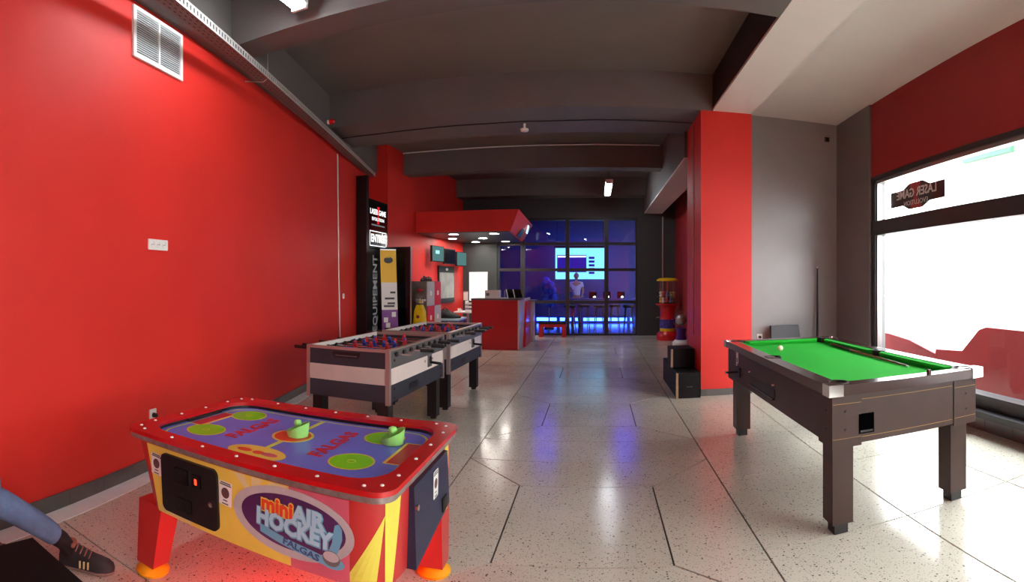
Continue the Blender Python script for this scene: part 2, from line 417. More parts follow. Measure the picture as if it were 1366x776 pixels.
for sx in (-1, 1):
    for sy in (-1, 1):
        x, y = FX+sx*0.425, FY+sy*0.185
        fdisc(x, y, 0.104, 0.104, 'hk_yellow', 1); fdisc(x, y, 0.096, 0.096, 'hk_green', 2)
        deco(MB().ring([(x+0.02*math.cos(a*0.3927), y+0.02*math.sin(a*0.3927)) for a in range(16)], [(x+0.015*math.cos(a*0.3927), y+0.015*math.sin(a*0.3927)) for a in range(16)], fz, fz+0.0016), 'hk_lime')
    # goal mouth: slot and printed goal box
    gx = sx*0.60
    deco(MB().box(min(gx, gx-sx*0.075), max(gx, gx-sx*0.075), FY-0.15, FY+0.15, fz, fz+0.0006), 'hk_yellow')
    deco(MB().box(min(gx+sx*0.01, gx-sx*0.06), max(gx+sx*0.01, gx-sx*0.06), FY-0.14, FY+0.14, fz, fz+0.0012), 'hk_textred')
    MB().box(min(sx*0.625, sx*0.655), max(sx*0.625, sx*0.655), FY-0.14, FY+0.14, 0.704, 0.7225).build('goal_slot', 'black', hk)
    text('lettering', 'FALGAS', 0.10, 'hk_textred', field, Matrix.Translation((FX+sx*0.245, FY, fz+0.001)) @ Matrix.Rotation(R(90), 4, 'Z'), bold=0.004, sx=1.18)
fdisc(FX, FY, 0.108, 0.108, 'hk_yellow', 1); fdisc(FX, FY, 0.094, 0.094, 'hk_orange', 2)
fdisc(FX, -0.265, 0.155, 0.085, 'hk_yellow', 2)
for dx, w in ((-0.07, 0.04), (0.01, 0.03), (0.07, 0.045)): fdisc(FX+dx, -0.262, w, 0.022, 'hk_orange' if w < 0.044 else 'hk_pink', 3)
# screws round the frame
scr = None
spots = [(-0.60+0.2*k, sy*(HB-0.045)) for k in range(7) for sy in (-1, 1)] + [(sx*(HA-0.04), -0.30+0.2*k) for k in range(4) for sx in (-1, 1)] + [(sx*(HA-0.06), sy*(HB-0.075)) for sx in (-1, 1) for sy in (-1, 1)]
for x, y in spots:
    if scr is None: scr = MB().lathe([(0.008, 0), (0.0075, 0.003), (0.004, 0.005)], 10).build('screw', 'white_plastic', hk)
    else: scr = scr.copy(); COL.objects.link(scr)
    scr.location = (x, y, HT)
# printed front panel
Y0 = -(0.470+0.450)/2; PM = frameM((0, Y0, (ZT+ZB)/2), (1, 0, 0), (0, -0.02, 0.335))
MB().prism([(-0.485, -0.166), (0.285, -0.166), (0.285, 0.156), (-0.553, 0.156)], 0, 0.002).build('yellow_panel', 'hk_yellow', hk, M=PM)
MB().prism([(0.285, -0.166), (0.545, -0.166), (0.550, 0.156), (0.285, 0.156)], 0, 0.002).build('pink_panel', 'hk_pink', hk, M=PM)
def on(z): return PM @ Matrix.Translation((0, 0, z))
def el(cx, cy, a, b, n=48): return [(cx+a*math.cos(2*math.pi*i/n), cy+b*math.sin(2*math.pi*i/n)) for i in range(n)]
EC = (0.285, 0.008)
lg = MB().prism(el(*EC, 0.285, 0.138), 0, 0.002).build('oval_badge', 'hk_silver', hk, M=on(0.002))
MB().prism(el(EC[0]+0.005, EC[1]+0.002, 0.245, 0.108), 0, 0.001).build('badge_centre', 'hk_purple', lg, M=Matrix.Translation((0, 0, 0.002)))
def lt(s, size, m, x, y, z, bold, sx=1.0, rot=0): return text('lettering', s, size, m, lg, Matrix.Translation((x, y, z)) @ Matrix.Rotation(R(rot), 4, 'Z'), bold=bold, sx=sx)
lt('mini', 0.090, 'hk_yellow', 0.228, 0.058, 0.0036, 0.008, 1.0, -3); lt('mini', 0.090, 'hk_orange', 0.228, 0.058, 0.0048, 0.0035, 1.0, -3)
lt('AIR', 0.088, 'hk_ltblue', 0.375, 0.048, 0.0036, 0.008, 1.05, -3); lt('AIR', 0.088, 'hk_white', 0.374, 0.050, 0.0048, 0.004, 1.05, -3)
lt('HOCKEY', 0.092, 'hk_ltblue', 0.300, -0.012, 0.0036, 0.0085, 0.95, -4); lt('HOCKEY', 0.092, 'hk_white', 0.299, -0.010, 0.0048, 0.0042, 0.95, -4)
# ribbon with the maker's name, swoosh and puck
rib = [(0.14+0.032*k, -0.028-0.0062*k-0.004*math.sin(k*0.5)) for k in range(11)]
poly = rib + [(x, y-0.034) for x, y in rib[::-1]]
mb = MB()
for (a, b) in zip(rib, rib[1:]): mb.prism([a, b, (b[0], b[1]-0.034), (a[0], a[1]-0.034)], 0.003, 0.0036)
mb.build('ribbon', 'hk_ltblue', lg)
lt('FALGAS', 0.036, 'hk_text', 0.335, -0.083, 0.0042, 0.001, 1.35, -10)
MB().prism([(0.445, -0.085), (0.475, -0.09), (0.502, -0.05), (0.520, 0.0), (0.520, 0.04), (0.508, 0.058), (0.49, 0.05), (0.483, 0.02), (0.476, -0.02), (0.462, -0.05), (0.44, -0.07)], 0.003, 0.0036).build('swoosh', 'hk_ltblue', lg)
MB().prism(el(0.475, -0.098, 0.052, 0.024, 24), 0.0036, 0.0044).build('puck_splash', 'hk_ltblue', lg)
MB().prism(el(0.472, -0.082, 0.038, 0.030, 24), 0.0044, 0.0056).build('puck', 'hk_puck', lg)
MB().prism(el(0.472, -0.074, 0.034, 0.02, 24), 0.0056, 0.0062).build('puck_face', 'hk_silver', lg)
mb = MB()                                        # light rays above the badge
for a, b in ((-0.10, -0.06), (0.0, 0.035), (0.10, 0.16)): mb.prism([(0.10, 0.06), (0.12, 0.06), (0.12+b, 0.154), (0.10+a, 0.154)], 0.0022, 0.0026)
mb.build('light_rays', 'cream', hk, M=PM)
text('lettering', 'FALGAS', 0.045, 'cream', hk, on(0.0028) @ Matrix.Translation((-0.36, -0.146, 0)), bold=0.002, sx=1.25)
# coin door
cd = MB().prism(rrect(0.178, 0.138, 0.03, 6, -0.262, 0.0), 0.002, 0.016).build('coin_door', 'black', hk, M=PM, bevel=0.004)
MB().prism(rrect(0.045, 0.035, 0.006, 3, -0.30, 0.06), 0.016, 0.024).build('coin_mechanism', 'black_gloss', cd)
MB().prism(rrect(0.028, 0.03, 0.004, 3, -0.205, 0.06), 0.016, 0.022).build('price_display', 'black_gloss', cd)
MB().box(-0.212, -0.198, 0.045, 0.072, 0.022, 0.0225).build('red_lamp', 'red_led', cd)
MB().prism(rrect(0.05, 0.03, 0.005, 3, -0.29, -0.075), 0.016, 0.02).build('coin_return', 'black_gloss', cd)
MB().lathe([(0.012, 0.016), (0.012, 0.022), (0.006, 0.023)], 14, (-0.12, -0.02, 0)).build('lock', 'steel', cd)
def sticker(parent, M, w=0.07, h=0.105):
    st = MB().prism(rrect(w/2, h/2, 0.003, 2), 0, 0.001).build('sticker', 'white_plastic', parent, M=M)
    MB().prism(el(0, 0.002, w*0.32, w*0.34, 18), 0.001, 0.0014).build('coin_picture', 'coin_brown', st)
    for y, ww in ((0.44, 0.8), (0.36, 0.9), (-0.30, 0.35), (-0.44, 0.5)): MB().box(-w*ww/2, w*ww/2, h*y-h*0.028, h*y+h*0.028, 0.001, 0.0013).build('print_line', 'tile_grey', st)
sticker(hk, on(0.0025) @ Matrix.Translation((-0.487, 0.065, 0)) @ Matrix.Rotation(R(-3), 4, 'Z'))
sticker(hk, on(0.0025) @ Matrix.Translation((-0.045, 0.045, 0)) @ Matrix.Rotation(R(-4), 4, 'Z'))
# yellow spikes on the rounded right corner and end
def surf(u, z, off=0.0015):
    """point on the cabinet: u = metres along the outline from the front face's right end, round the corner and along the end"""
    t = (ZT-z)/(ZT-ZB); a, b, r = 0.705-0.01*t+off, 0.470-0.02*t+off, 0.15+off
    q = r*math.pi/2
    if u < 0: return (a-r+u, -b, z)
    if u < q: an = -math.pi/2+u/r; return (a-r+r*math.cos(an), -b+r+r*math.sin(an), z)
    return (a, -b+r+(u-q), z)
def spike(pl, m, name):
    mb = MB(); n = 10
    for k in range(n):
        z0, z1 = ZB+0.002+(ZT-ZB-0.004)*k/n, ZB+0.002+(ZT-ZB-0.004)*(k+1)/n
        f0, f1 = k/n, (k+1)/n
        def lr(f): return pl(f)
        a, b = lr(f0); c, d = lr(f1)
        if b-a < 0.001: continue
        cols = 4
        for j in range(cols):
            g0, g1 = j/cols, (j+1)/cols
            mb.quad(surf(a+(b-a)*g0, z0), surf(a+(b-a)*g1, z0), surf(c+(d-c)*g1, z1), surf(c+(d-c)*g0, z1))
    return mb.build(name, m, hk)
spike(lambda f: (-0.03+0.165*min(f, 0.8)/0.8, 0.10+0.035*min(f, 0.8)/0.8), 'hk_spike', 'yellow_spike')
spike(lambda f: (0.135, 0.17+0.05*f), 'hk_spike', 'yellow_stripe')
spike(lambda f: (0.80, 0.86), 'hk_spike', 'yellow_stripe')
# navy coin box cover on the right end
mb = MB(); mb.hexa([(0.68, -0.25, 0.36), (0.735, -0.25, 0.36), (0.735, 0.22, 0.44), (0.68, 0.22, 0.44), (0.68, -0.25, 0.685), (0.725, -0.25, 0.685), (0.725, 0.22, 0.685), (0.68, 0.22, 0.685)])
nb = mb.build('ticket_cover', 'hk_navy', hk, bevel=0.004)
MB().box(0.728, 0.74, 0.10, 0.17, 0.44, 0.50).build('slot', 'black', nb)
sticker(nb, frameM((0.7295, 0.02, 0.60), (0, 1, 0), (0.01, 0, 1)), 0.065, 0.12)
MB().lathe([(0.012, 0), (0.012, 0.01)], 10).build('hinge_screw', 'steel', nb, M=frameM((0.73, -0.235, 0.60), (0, 1, 0), (0, 0, 1)))
# splayed legs with yellow feet
for sx in (-1, 1):
    for sy in (-1, 1):
        x, y = sx*0.575+0.01, sy*0.37
        xb, yb = sx*0.605, sy*0.385
        t = [(x-0.085, y-0.07), (x+0.085, y-0.07), (x+0.085, y+0.07), (x-0.085, y+0.07)]
        b = [(xb-0.062, yb-0.055), (xb+0.062, yb-0.055), (xb+0.062, yb+0.055), (xb-0.062, yb+0.055)]
        lg_ = MB().hexa([(p[0], p[1], 0.045) for p in b] + [(p[0], p[1], ZB+0.01) for p in t]).build('leg', 'hk_side', hk, bevel=0.008)
        MB().lathe([(0.085, 0), (0.088, 0.012), (0.07, 0.028), (0.05, 0.046)], 24, (xb, yb, 0.0)).build('foot', 'foot_yellow', lg_, smooth=50)
# red lamp under the cabinet
ul = MB().box(-0.05, 0.42, -0.38, -0.28, ZB-0.03, ZB).build('underglow_lamp', emat('underglow', (255, 10, 8), 30.0), hk)
# strikers
def mallet(label, x, y, rz):
    t = thing('air_hockey_mallet', label, 'mallet', (-1.426+x, 2.19+y, fz+0.0022), rz, 'green air hockey mallets')
    n = 24; rb, rt, th = 0.052, 0.061, 0.006
    o0 = [(rb*math.cos(2*math.pi*k/n), rb*math.sin(2*math.pi*k/n), 0) for k in range(n)]
    o1 = [(rt*math.cos(2*math.pi*k/n), rt*math.sin(2*math.pi*k/n), 0.048+0.026*math.cos(2*math.pi*k/n)) for k in range(n)]
    i1 = [((rt-th)*math.cos(2*math.pi*k/n), (rt-th)*math.sin(2*math.pi*k/n), 0.046+0.024*math.cos(2*math.pi*k/n)) for k in range(n)]
    i0 = [((rb-th)*math.cos(2*math.pi*k/n), (rb-th)*math.sin(2*math.pi*k/n), 0.012) for k in range(n)]
    MB().loft([o0, o1, i1, i0]).build('cup', 'mallet', t, smooth=45)
    MB().lathe([(0.026, 0.010), (0.016, 0.035), (0.016, 0.052), (0.022, 0.062), (0.018, 0.076), (0.007, 0.081)], 16).build('knob', 'mallet', t, smooth=60)
mallet('green cup-shaped mallet on the red centre circle of the air hockey field', FX+0.02, FY+0.015, R(10))
mallet('green cup-shaped mallet at the far right corner of the air hockey field', 0.465, 0.165, R(20))

# ================================================================== FOOTBALL TABLES
mat('fb_dark', (44, 48, 58), 0.45, var=0.12, vscale=5); mat('fb_white', (226, 214, 208), 0.35, var=0.04); mat('fb_grey', (188, 178, 170), 0.4, var=0.06)
mat('fb_alu', (176, 158, 152), 0.35, metal=0.6); mat('fb_field', (112, 118, 100), 0.35); mat('fb_blue', (28, 62, 170), 0.35); mat('fb_redp', (190, 34, 40), 0.35)
mat('fb_inner', (92, 92, 92), 0.4)
FA, FB_, FZ0, FZ1 = 0.42, 0.70, 0.425, 0.90
def player_mesh(m, nm):
    mb = MB(); mb.box(-0.017, 0.017, -0.013, 0.013, -0.034, 0.026); mb.box(-0.015, 0.015, -0.015, 0.024, -0.082, -0.062); mb.box(-0.010, 0.010, -0.008, 0.008, -0.066, -0.03)
    mb.sphere((0, 0, 0.042), 0.017, 6, 4)
    o = mb.build(nm, m); me = o.data; bpy.data.objects.remove(o); return me
pm_b, pm_r = player_mesh('fb_blue', 'player'), player_mesh('fb_redp', 'player')
def football(label, loc, rz):
    t = thing('football_table', label, 'football table', loc, rz, 'football tables along the left wall')
    for sx in (-1, 1):                           # side walls in three bands
        x0, x1 = sorted((sx*(FA-0.03), sx*FA))
        MB().box(x0, x1, -FB_+0.03, FB_-0.03, 0.735, FZ1-0.012).build('side_panel', 'fb_inner' if sx > 0 else 'fb_dark', t)
        MB().box(x0, x1+(0.002 if sx > 0 else 0), -FB_+0.03, FB_-0.03, 0.595, 0.735).build('white_band', 'fb_white', t)
        MB().box(x0, x1, -FB_+0.03, FB_-0.03, FZ0+0.02, 0.595).build('side_panel', 'fb_dark', t)
        MB().box(x0-0.004, x1+0.004, -FB_, FB_, FZ1-0.014, FZ1).build('top_rail', 'fb_alu', t)
        MB().prism(rrect(0.10, 0.032, 0.02, 4), 0, 0.003).build('grip_recess', 'black', t, M=frameM((sx*FA, -0.16*1, 0.515), (0, sx, 0), (0, 0, 1)))
        for y in (-FB_+0.11, FB_-0.11):
            for z in (0.47, 0.55, 0.80, 0.86):
                MB().lathe([(0.011, 0), (0.009, 0.006)], 8).build('bolt', 'black', t, M=frameM((sx*FA, y, z), (0, sx, 0), (0, 0, 1)))
    MB().box(-FA+0.03, -FA+0.036, -FB_+0.03, FB_-0.03, 0.862, FZ1+0.001).build('score_rail', 'white_plastic', t)
    for sy in (-1, 1):
        y0, y1 = sorted((sy*(FB_-0.03), sy*FB_))
        MB().box(-FA+0.03, FA-0.03, y0, y1, 0.735, FZ1-0.025).build('end_panel', 'fb_dark', t)
        MB().box(-FA+0.03, FA-0.03, y0, y1, 0.595, 0.735).build('grey_band', 'fb_grey', t)
        MB().box(-FA+0.03, FA-0.03, y0, y1, FZ0+0.02, 0.595).build('end_panel', 'fb_dark', t)
        MB().box(-FA, FA, y0-0.005, y1+0.005, FZ1-0.025, FZ1-0.001).build('top_rail', 'fb_alu', t)
        g = MB().prism([(-0.14, 0.02), (0.14, 0.02), (0.14, -0.01), (0.12, -0.035), (-0.12, -0.035), (-0.14, -0.01)], 0, 0.004).build('grip_recess', 'black', t, M=frameM((0, sy*FB_, 0.84), (-sy, 0, 0), (0, 0, 1)))
        MB().box(-0.11, 0.11, -0.02, -0.012, 0.004, 0.008).build('grip_lip', 'tile_grey', g)
        for sx in (-1, 1):                       # aluminium corner posts
            x0, x1 = sorted((sx*(FA-0.034), sx*(FA+0.004)))
            yy0, yy1 = sorted((sy*(FB_-0.034), sy*(FB_+0.004)))
            MB().box(x0, x1, yy0, yy1, FZ0, FZ1+0.002).build('corner_post', 'fb_alu', t, bevel=0.003)
            lx, ly = sx*(FA-0.085), sy*(FB_-0.10)
            lg_ = MB().box(lx-0.052, lx+0.052, ly-0.052, ly+0.052, 0.03, FZ0+0.06).build('leg', 'black', t, bevel=0.004)
            MB().lathe([(0.035, 0), (0.035, 0.018), (0.02, 0.03)], 12, (lx, ly, 0)).build('foot', 'black', lg_)
    MB().box(-FA+0.03, FA-0.03, -FB_+0.03, FB_-0.03, 0.73, 0.745).build('playing_field', 'fb_field', t)
    MB().box(-FA+0.03, FA-0.03, -FB_+0.03, FB_-0.03, FZ0+0.02, FZ0+0.03).build('bottom_board', 'fb_dark', t)
    sizes = [1, 2, 3, 5, 5, 3, 2, 1]; team = [0, 0, 1, 0, 1, 0, 1, 1]; rot = [80, 75, 8, 15, -25, 20, 10, -15]
    for k in range(8):
        y = -0.56+0.16*k; side = 1 if team[k] else -1
        push = random.uniform(-0.05, 0.05)
        rd = MB().tube([(-FA-0.17+push, 0, 0), (FA+0.17+push, 0, 0)], 0.008, 8).build('rod', 'steel', t)
        rd.location = (0, y, 0.85); rd.rotation_euler = (R(rot[k]), 0, 0)
        MB().tube([(side*(FA+0.09)+push, 0, 0), (side*(FA+0.10)+push, 0, 0), (side*(FA+0.21)+push, 0, 0), (side*(FA+0.22)+push, 0, 0)], 0.0165, 10).build('handle', 'black', rd, smooth=50)
        for sx in (-1, 1):
            MB().tube([(sx*(FA-0.052), 0, 0), (sx*(FA+0.018), 0, 0)], 0.023, 10).build('bearing', 'black', rd)
        n = sizes[k]; sp = 0.62/(n+0.6)
        for j in range(n):
            p = mesh_obj('player', pm_r if team[k] else pm_b, rd); p.location = ((j-(n-1)/2)*sp+push*0.8, 0, 0)
    # coin handle on the right side
    ch = MB().box(FA, FA+0.012, 0.20, 0.30, 0.62, 0.74).build('coin_slide', 'fb_inner', t, bevel=0.003)
    MB().tube([(FA+0.01, 0.25, 0.665), (FA+0.13, 0.25, 0.655)], 0.014, 8).build('push_handle', 'black', ch)
    MB().prism(el(0, 0, 0.022, 0.035, 14), 0, 0.02).build('slide_housing', 'black', ch, M=frameM((FA+0.002, 0.25, 0.69), (0, 1, 0), (0, 0, 1)))
    for dy in (-0.12, 0.09): MB().lathe([(0.014, 0), (0.012, 0.006)], 10).build('lock', 'fb_alu', t, M=frameM((FA+0.001, 0.25+dy, 0.69), (0, 1, 0), (0, 0, 1)))
    return t
football('football table with grey and white bands nearest the air hockey table', (-2.10, 4.84, 0), R(-2.8))
football('football table with aluminium posts standing behind another one, nearer the red counter', (-2.03, 6.44, 0), R(-2.6))

# ================================================================== POOL TABLE
mat('pool_wood', (58, 39, 32), 0.42, spec=0.35, var=0.12, vscale=7); mat('pool_rail', (60, 40, 35), 0.2, var=0.1, vscale=8, coat=0.3)
mat('pool_cloth', (44, 176, 58), 0.9, spec=0.1, bump=0.1, bscale=400); mat('gold', (150, 118, 66), 0.5, metal=0.4); mat('ivory', (238, 230, 206), 0.12, coat=0.5)
mat('chalk', (92, 34, 34), 0.7); mat('cue_wood', (126, 84, 52), 0.25, coat=0.3)
PA, PB, PZ = 0.567, 1.205, 0.90
pt = thing('pool_table', 'dark wood coin-operated pool table with green cloth and chrome corners', 'pool table', (1.835, 3.86, 0))
IA, IB = PA-0.10, PB-0.10                        # inner edge of the wooden rails
for sx in (-1, 1):
    x0, x1 = sorted((sx*IA, sx*PA)); MB().box(x0, x1, -PB, PB, PZ-0.06, PZ).build('rail', 'pool_rail', pt, bevel=0.018, seg=3, smooth=50)
for sy in (-1, 1):
    y0, y1 = sorted((sy*IB, sy*PB)); MB().box(-IA, IA, y0, y1, PZ-0.06, PZ).build('rail', 'pool_rail', pt, bevel=0.018, seg=3, smooth=50)
MB().box(-IA, IA, -IB, IB, PZ-0.075, PZ-0.045).build('cloth_bed', 'pool_cloth', pt)
def cushion(p, q, n):                            # green cushion nose along the rail
    p, q, n = Vector(p), Vector(q), Vector(n); d = (q-p).normalized()
    ring = lambda c, k: [c+n*0.0+Vector((0, 0, PZ-0.046)), c+n*0.0+Vector((0, 0, PZ-0.004)), c+n*0.050+d*k*0.04+Vector((0, 0, PZ-0.008)), c+n*0.050+d*k*0.04+Vector((0, 0, PZ-0.022)), c+n*0.03+d*k*0.03+Vector((0, 0, PZ-0.046))]
    MB().loft([ring(p, 1), ring(q, -1)]).build('cushion', 'pool_cloth', pt)
for sx in (-1, 1):
    for sy in (-1, 1): cushion((sx*IA, sy*0.06, 0), (sx*IA, sy*(IB-0.075), 0), (-sx, 0, 0))
for sy in (-1, 1): cushion((-IA+0.075, sy*IB, 0), (IA-0.075, sy*IB, 0), (0, -sy, 0))
for x, y in [(sx*(IA+0.0), sy*(IB+0.0)) for sx in (-1, 1) for sy in (-1, 1)] + [(-IA-0.015, 0), (IA+0.015, 0)]:
    MB().ring(el(x, y, 0.066, 0.066, 20), el(x, y, 0.054, 0.054, 20), PZ-0.05, PZ+0.003).build('pocket_rim', 'black', pt)
    MB().disc((x, y), 0.055, 0.055, 20, PZ-0.043, 0.004).build('pocket', 'black', pt)
for sx in (-1, 1):                               # chrome corner caps
    for sy in (-1, 1):
        pl = [(sx*(PA+0.006), sy*(PB+0.006)), (sx*(PA-0.085), sy*(PB+0.006)), (sx*(PA-0.085), sy*(PB-0.02)), (sx*(PA-0.02), sy*(PB-0.085)), (sx*(PA+0.006), sy*(PB-0.085))]
        MB().prism(pl, PZ-0.062, PZ+0.006).build('corner_cap', 'chrome', pt, bevel=0.008, seg=2, smooth=50)
BZ0 = 0.535
CA, CB = PA-0.03, PB-0.03
MB().box(-CA+0.01, CA-0.01, -CB+0.01, CB-0.01, BZ0+0.012, PZ-0.07).build('cabinet', 'pool_wood', pt)
for sx in (-1, 1):
    for sy in (-1, 1):                           # corner blocks, gold lines, screws
        x0, x1 = sorted((sx*CA, sx*(CA-0.19))); y0, y1 = sorted((sy*CB, sy*(CB-0.19)))
        cb = MB().box(x0, x1, y0, y1, BZ0, PZ-0.062).build('corner_block', 'pool_wood', pt, bevel=0.005)
        for z in (BZ0+0.05, PZ-0.115):
            MB().box(x0+0.004, x1-0.004, min(y0, y1)-0.0006, max(y0, y1)+0.0006, z, z+0.0028).build('gold_line', 'gold', cb)
        for z in (BZ0+0.10, PZ-0.16):
            MB().lathe([(0.009, 0), (0.006, 0.004)], 8).build('screw', 'black', cb, M=frameM((sx*(CA-0.085), sy*CB, z), (-sy, 0, 0), (0, 0, 1)))
            MB().lathe([(0.009, 0), (0.006, 0.004)], 8).build('screw', 'black', cb, M=frameM((sx*CA, sy*(CB-0.085), z), (0, sx, 0), (0, 0, 1)))
        lx, ly = sx*(CA-0.10), sy*(CB-0.13)
        lg_ = MB().box(lx-0.068, lx+0.068, ly-0.068, ly+0.068, 0.065, BZ0+0.02).build('leg', 'pool_wood', pt, bevel=0.004)
        MB().box(lx-0.045, lx+0.045, ly-0.045, ly+0.045, 0.0, 0.07).build('foot', 'black', lg_, bevel=0.006)
    MB().box(min(sx*CA, sx*(CA-0.01)), max(sx*CA, sx*(CA-0.01)), -CB+0.19, CB-0.19, BZ0+0.03, PZ-0.065).build('side_panel', 'pool_wood', pt)
for sy in (-1, 1):
    y0, y1 = sorted((sy*(CB-0.006), sy*(CB-0.02)))
    ep = MB().box(-CA+0.192, CA-0.192, y0, y1, BZ0+0.02, PZ-0.065).build('end_panel', 'pool_wood', pt)
    for z in (BZ0+0.045, PZ-0.10): MB().box(-CA+0.195, CA-0.2, sy*(CB-0.0055)-0.001, sy*(CB-0.0055)+0.001, z, z+0.0028).build('gold_line', 'gold', ep)
MB().box(-0.365, -0.262, -CB-0.002, -CB+0.02, 0.60, 0.715).build('ball_window', mat('void_black', (4, 4, 4), 0.9, spec=0.0), pt)
MB().box(-0.355, -0.272, -CB-0.004, -CB+0.0, 0.608, 0.62).build('window_lip', 'black_gloss', pt)
# left long side: coin handle, cash box, return trough, sticker
SM = lambda y, z: frameM((-CA-0.001, y, z), (0, -1, 0), (0, 0, 1))
MB().box(-0.035, 0.035, -0.065, 0.065, 0, 0.0015).build('price_sticker', 'white_plastic', pt, M=SM(0.84, 0.765))
MB().box(-0.02, 0.02, -0.03, 0.01, 0.0015, 0.002).build('sticker_print', 'tile_grey', pt, M=SM(0.84, 0.765))
cm = MB().prism(rrect(0.06, 0.045, 0.01, 4), 0, 0.012).build('coin_slide', 'black', pt, M=SM(0.78, 0.655))
MB().box(-0.008, 0.008, -0.008, 0.008, 0.012, 0.12).build('slide_bar', 'black', cm)
MB().lathe([(0.015, 0.12), (0.015, 0.13)], 12).build('slide_cap', 'chrome', cm)
for y, z in ((0.80, 0.715), (0.44, 0.72), (-0.17, 0.72)):
    MB().lathe([(0.016, 0), (0.013, 0.012), (0.006, 0.014)], 12).build('lock', 'chrome', pt, M=SM(y, z))
rt = MB().prism([(-0.32, 0.035), (0.32, 0.035), (0.32, -0.035), (-0.28, -0.035)], 0, 0.003).build('ball_return', 'black', pt, M=SM(0.12, 0.655))
MB().box(-0.30, 0.32, -0.045, -0.035, 0, 0.02).build('return_lip', 'pool_rail', rt)
# things lying on the pool table
tag(MB().sphere((0, 0, 0), 0.0255, 20, 12).build('cue_ball', 'ivory', smooth=60), 'white cue ball on the far part of the green cloth', 'ball').location = (1.835-0.20, 3.86+0.60, PZ-0.0195+0.0005)
ck = thing('chalk_cube', 'small dark red chalk cube on the near end rail of the pool table', 'chalk', (1.835+0.16, 3.86-PB+0.055, PZ+0.0005), 0.2)
MB().box(-0.011, 0.011, -0.011, 0.011, 0, 0.022).build('paper_wrap', 'chalk', ck); MB().box(-0.0095, 0.0095, -0.0095, 0.0095, 0.022, 0.0235).build('chalk_face', 'coin_brown', ck)
def cue(name, label, a, b, k=1.0):
    a, b = Vector(a), Vector(b); t = thing(name, label, 'pool cue', a); d = b-a
    f = lambda u: d*u
    MB().tube([f(0.0), f(0.01), f(0.30)], 0.0145*k, 12, 0.0125*k).build('butt', 'black_gloss', t, smooth=50)
    MB().tube([f(0.30), f(0.985)], 0.0125*k, 12, 0.0065*k).build('shaft', 'cue_wood' if 'lying' in label else 'black', t, smooth=50)
    MB().tube([f(0.30), f(0.315)], 0.0135*k, 12).build('joint_collar', 'steel', t)
    MB().tube([f(0.985), f(1.0)], 0.0065, 10).build('ferrule', 'white_plastic', t)
cue('pool_cue', 'wooden pool cue lying on the green cloth along the window-side cushion', (1.835+0.38, 3.86+0.72, PZ-0.028), (1.835+0.33, 3.86-0.66, PZ-0.036))
cue('pool_cue', 'black pool cue standing upright against the grey alcove wall', (3.235, 7.20, 0.002), (3.27, 7.285, 1.70), 1.5)
# ================================================================== LAMPS, CABLE TRAY AND FITTINGS
def tube_lamp(label, loc, rz, length=1.25, hang=0.3):
    t = thing('ceiling_lamp', label, 'lamp', loc, rz, 'fluorescent ceiling lamps')
    MB().box(-0.075, 0.075, -length/2, length/2, 0.0, 0.05).build('housing', 'white_plastic', t, bevel=0.01)
    for x in (-0.038, 0.038): MB().tube([(x, -length/2+0.03, -0.016), (x, length/2-0.03, -0.016)], 0.016, 10).build('tube', 'tube_light', t, smooth=60)
    for y in (-length/2, length/2-0.03): MB().box(-0.07, 0.07, y, y+0.03, -0.035, 0.0).build('end_cap', 'white_plastic', t)
    for y in (-length*0.35, length*0.35): MB().tube([(0, y, 0.05), (0, y, 0.05+hang)], 0.004, 6).build('hanger', 'black', t)
    return t
tube_lamp('white twin-tube lamp hanging between the far beams above the counter aisle', (0.27, 11.5, 3.50), 0, 1.6, 0.65)
tube_lamp('white tube lamp at the top edge above the cable tray, nearest the camera', (-2.32, 3.05, 3.76), 0, 1.25, 0.38)
tube_lamp('unseen white twin-tube lamp added behind the viewer to light the near hall', (-0.6, -1.3, 3.80), 0, 1.3, 0.35)  # unseen lamp, added to light the air hockey front and pool table end
# cable tray along the left wall: perforated side and bottom rungs
ct = thing('cable_tray', 'perforated galvanised cable tray running along the top of the red wall', 'cable tray')
ct.matrix_local = LM @ Matrix.Translation((0.94, 0, 0.235)) @ Matrix.Rotation(0.033, 4, 'Y') @ Matrix.Translation((-0.94, 0, -0.13))
TY, TZ = 3.515, 0.13                              # underside height, distance from the wall
T0, T1 = -2.5, 7.70
MB().box(T0, T1, TY, TY+0.004, TZ, TZ+0.125).build('bottom', 'tray_under', ct)
MB().box(T0, T1, TY, TY+0.03, TZ-0.012, TZ).build('inner_lip', 'tile_grey', ct)
for y0, y1 in ((0, 0.016), (0.054, 0.07)): MB().box(T0, T1, TY+y0, TY+y1, TZ+0.122, TZ+0.127).build('side_rail', 'galv', ct)
web = None; s = T0
while s < T1-0.02:                                # webs between the perforations
    if web is None: web = MB().box(0, 0.024, TY+0.016, TY+0.054, TZ+0.122, TZ+0.127).build('web', 'galv', ct)
    else: web = web.copy(); COL.objects.link(web)
    web.location = (s, 0, 0); s += 0.05
slot = None; s = 0.2
while s < 4.6:
    for k in range(3):
        if slot is None: slot = MB().box(0, 0.03, TY-0.001, TY, 0, 0.007).build('slot', 'joint', ct)
        else: slot = slot.copy(); COL.objects.link(slot)
        slot.location = (s+0.03*(k % 2), 0, TZ+0.025+0.035*k)
    s += 0.07
MB().box(T0, T1, TY+0.004, TY+0.022, TZ+0.02, TZ+0.10).build('cable_bundle', 'black', ct)
for s in (2.45,):
    MB().tube([(s, TY+0.01, 0.0), (s+0.02, TY-0.02, TZ+0.06), (s, TY+0.01, TZ+0.128)], 0.006, 6).build('bracket', 'galv', ct)
    MB().tube([(s, TY+0.05, TZ+0.12), (s, 4.14, TZ+0.12)], 0.003, 6).build('drop_rod', 'galv', ct)
al = thing('alarm_beacon', 'small red alarm beacon fixed on the cable tray', 'alarm'); al.matrix_local = LM @ Matrix.Translation((4.45, TY+0.125, TZ+0.175))
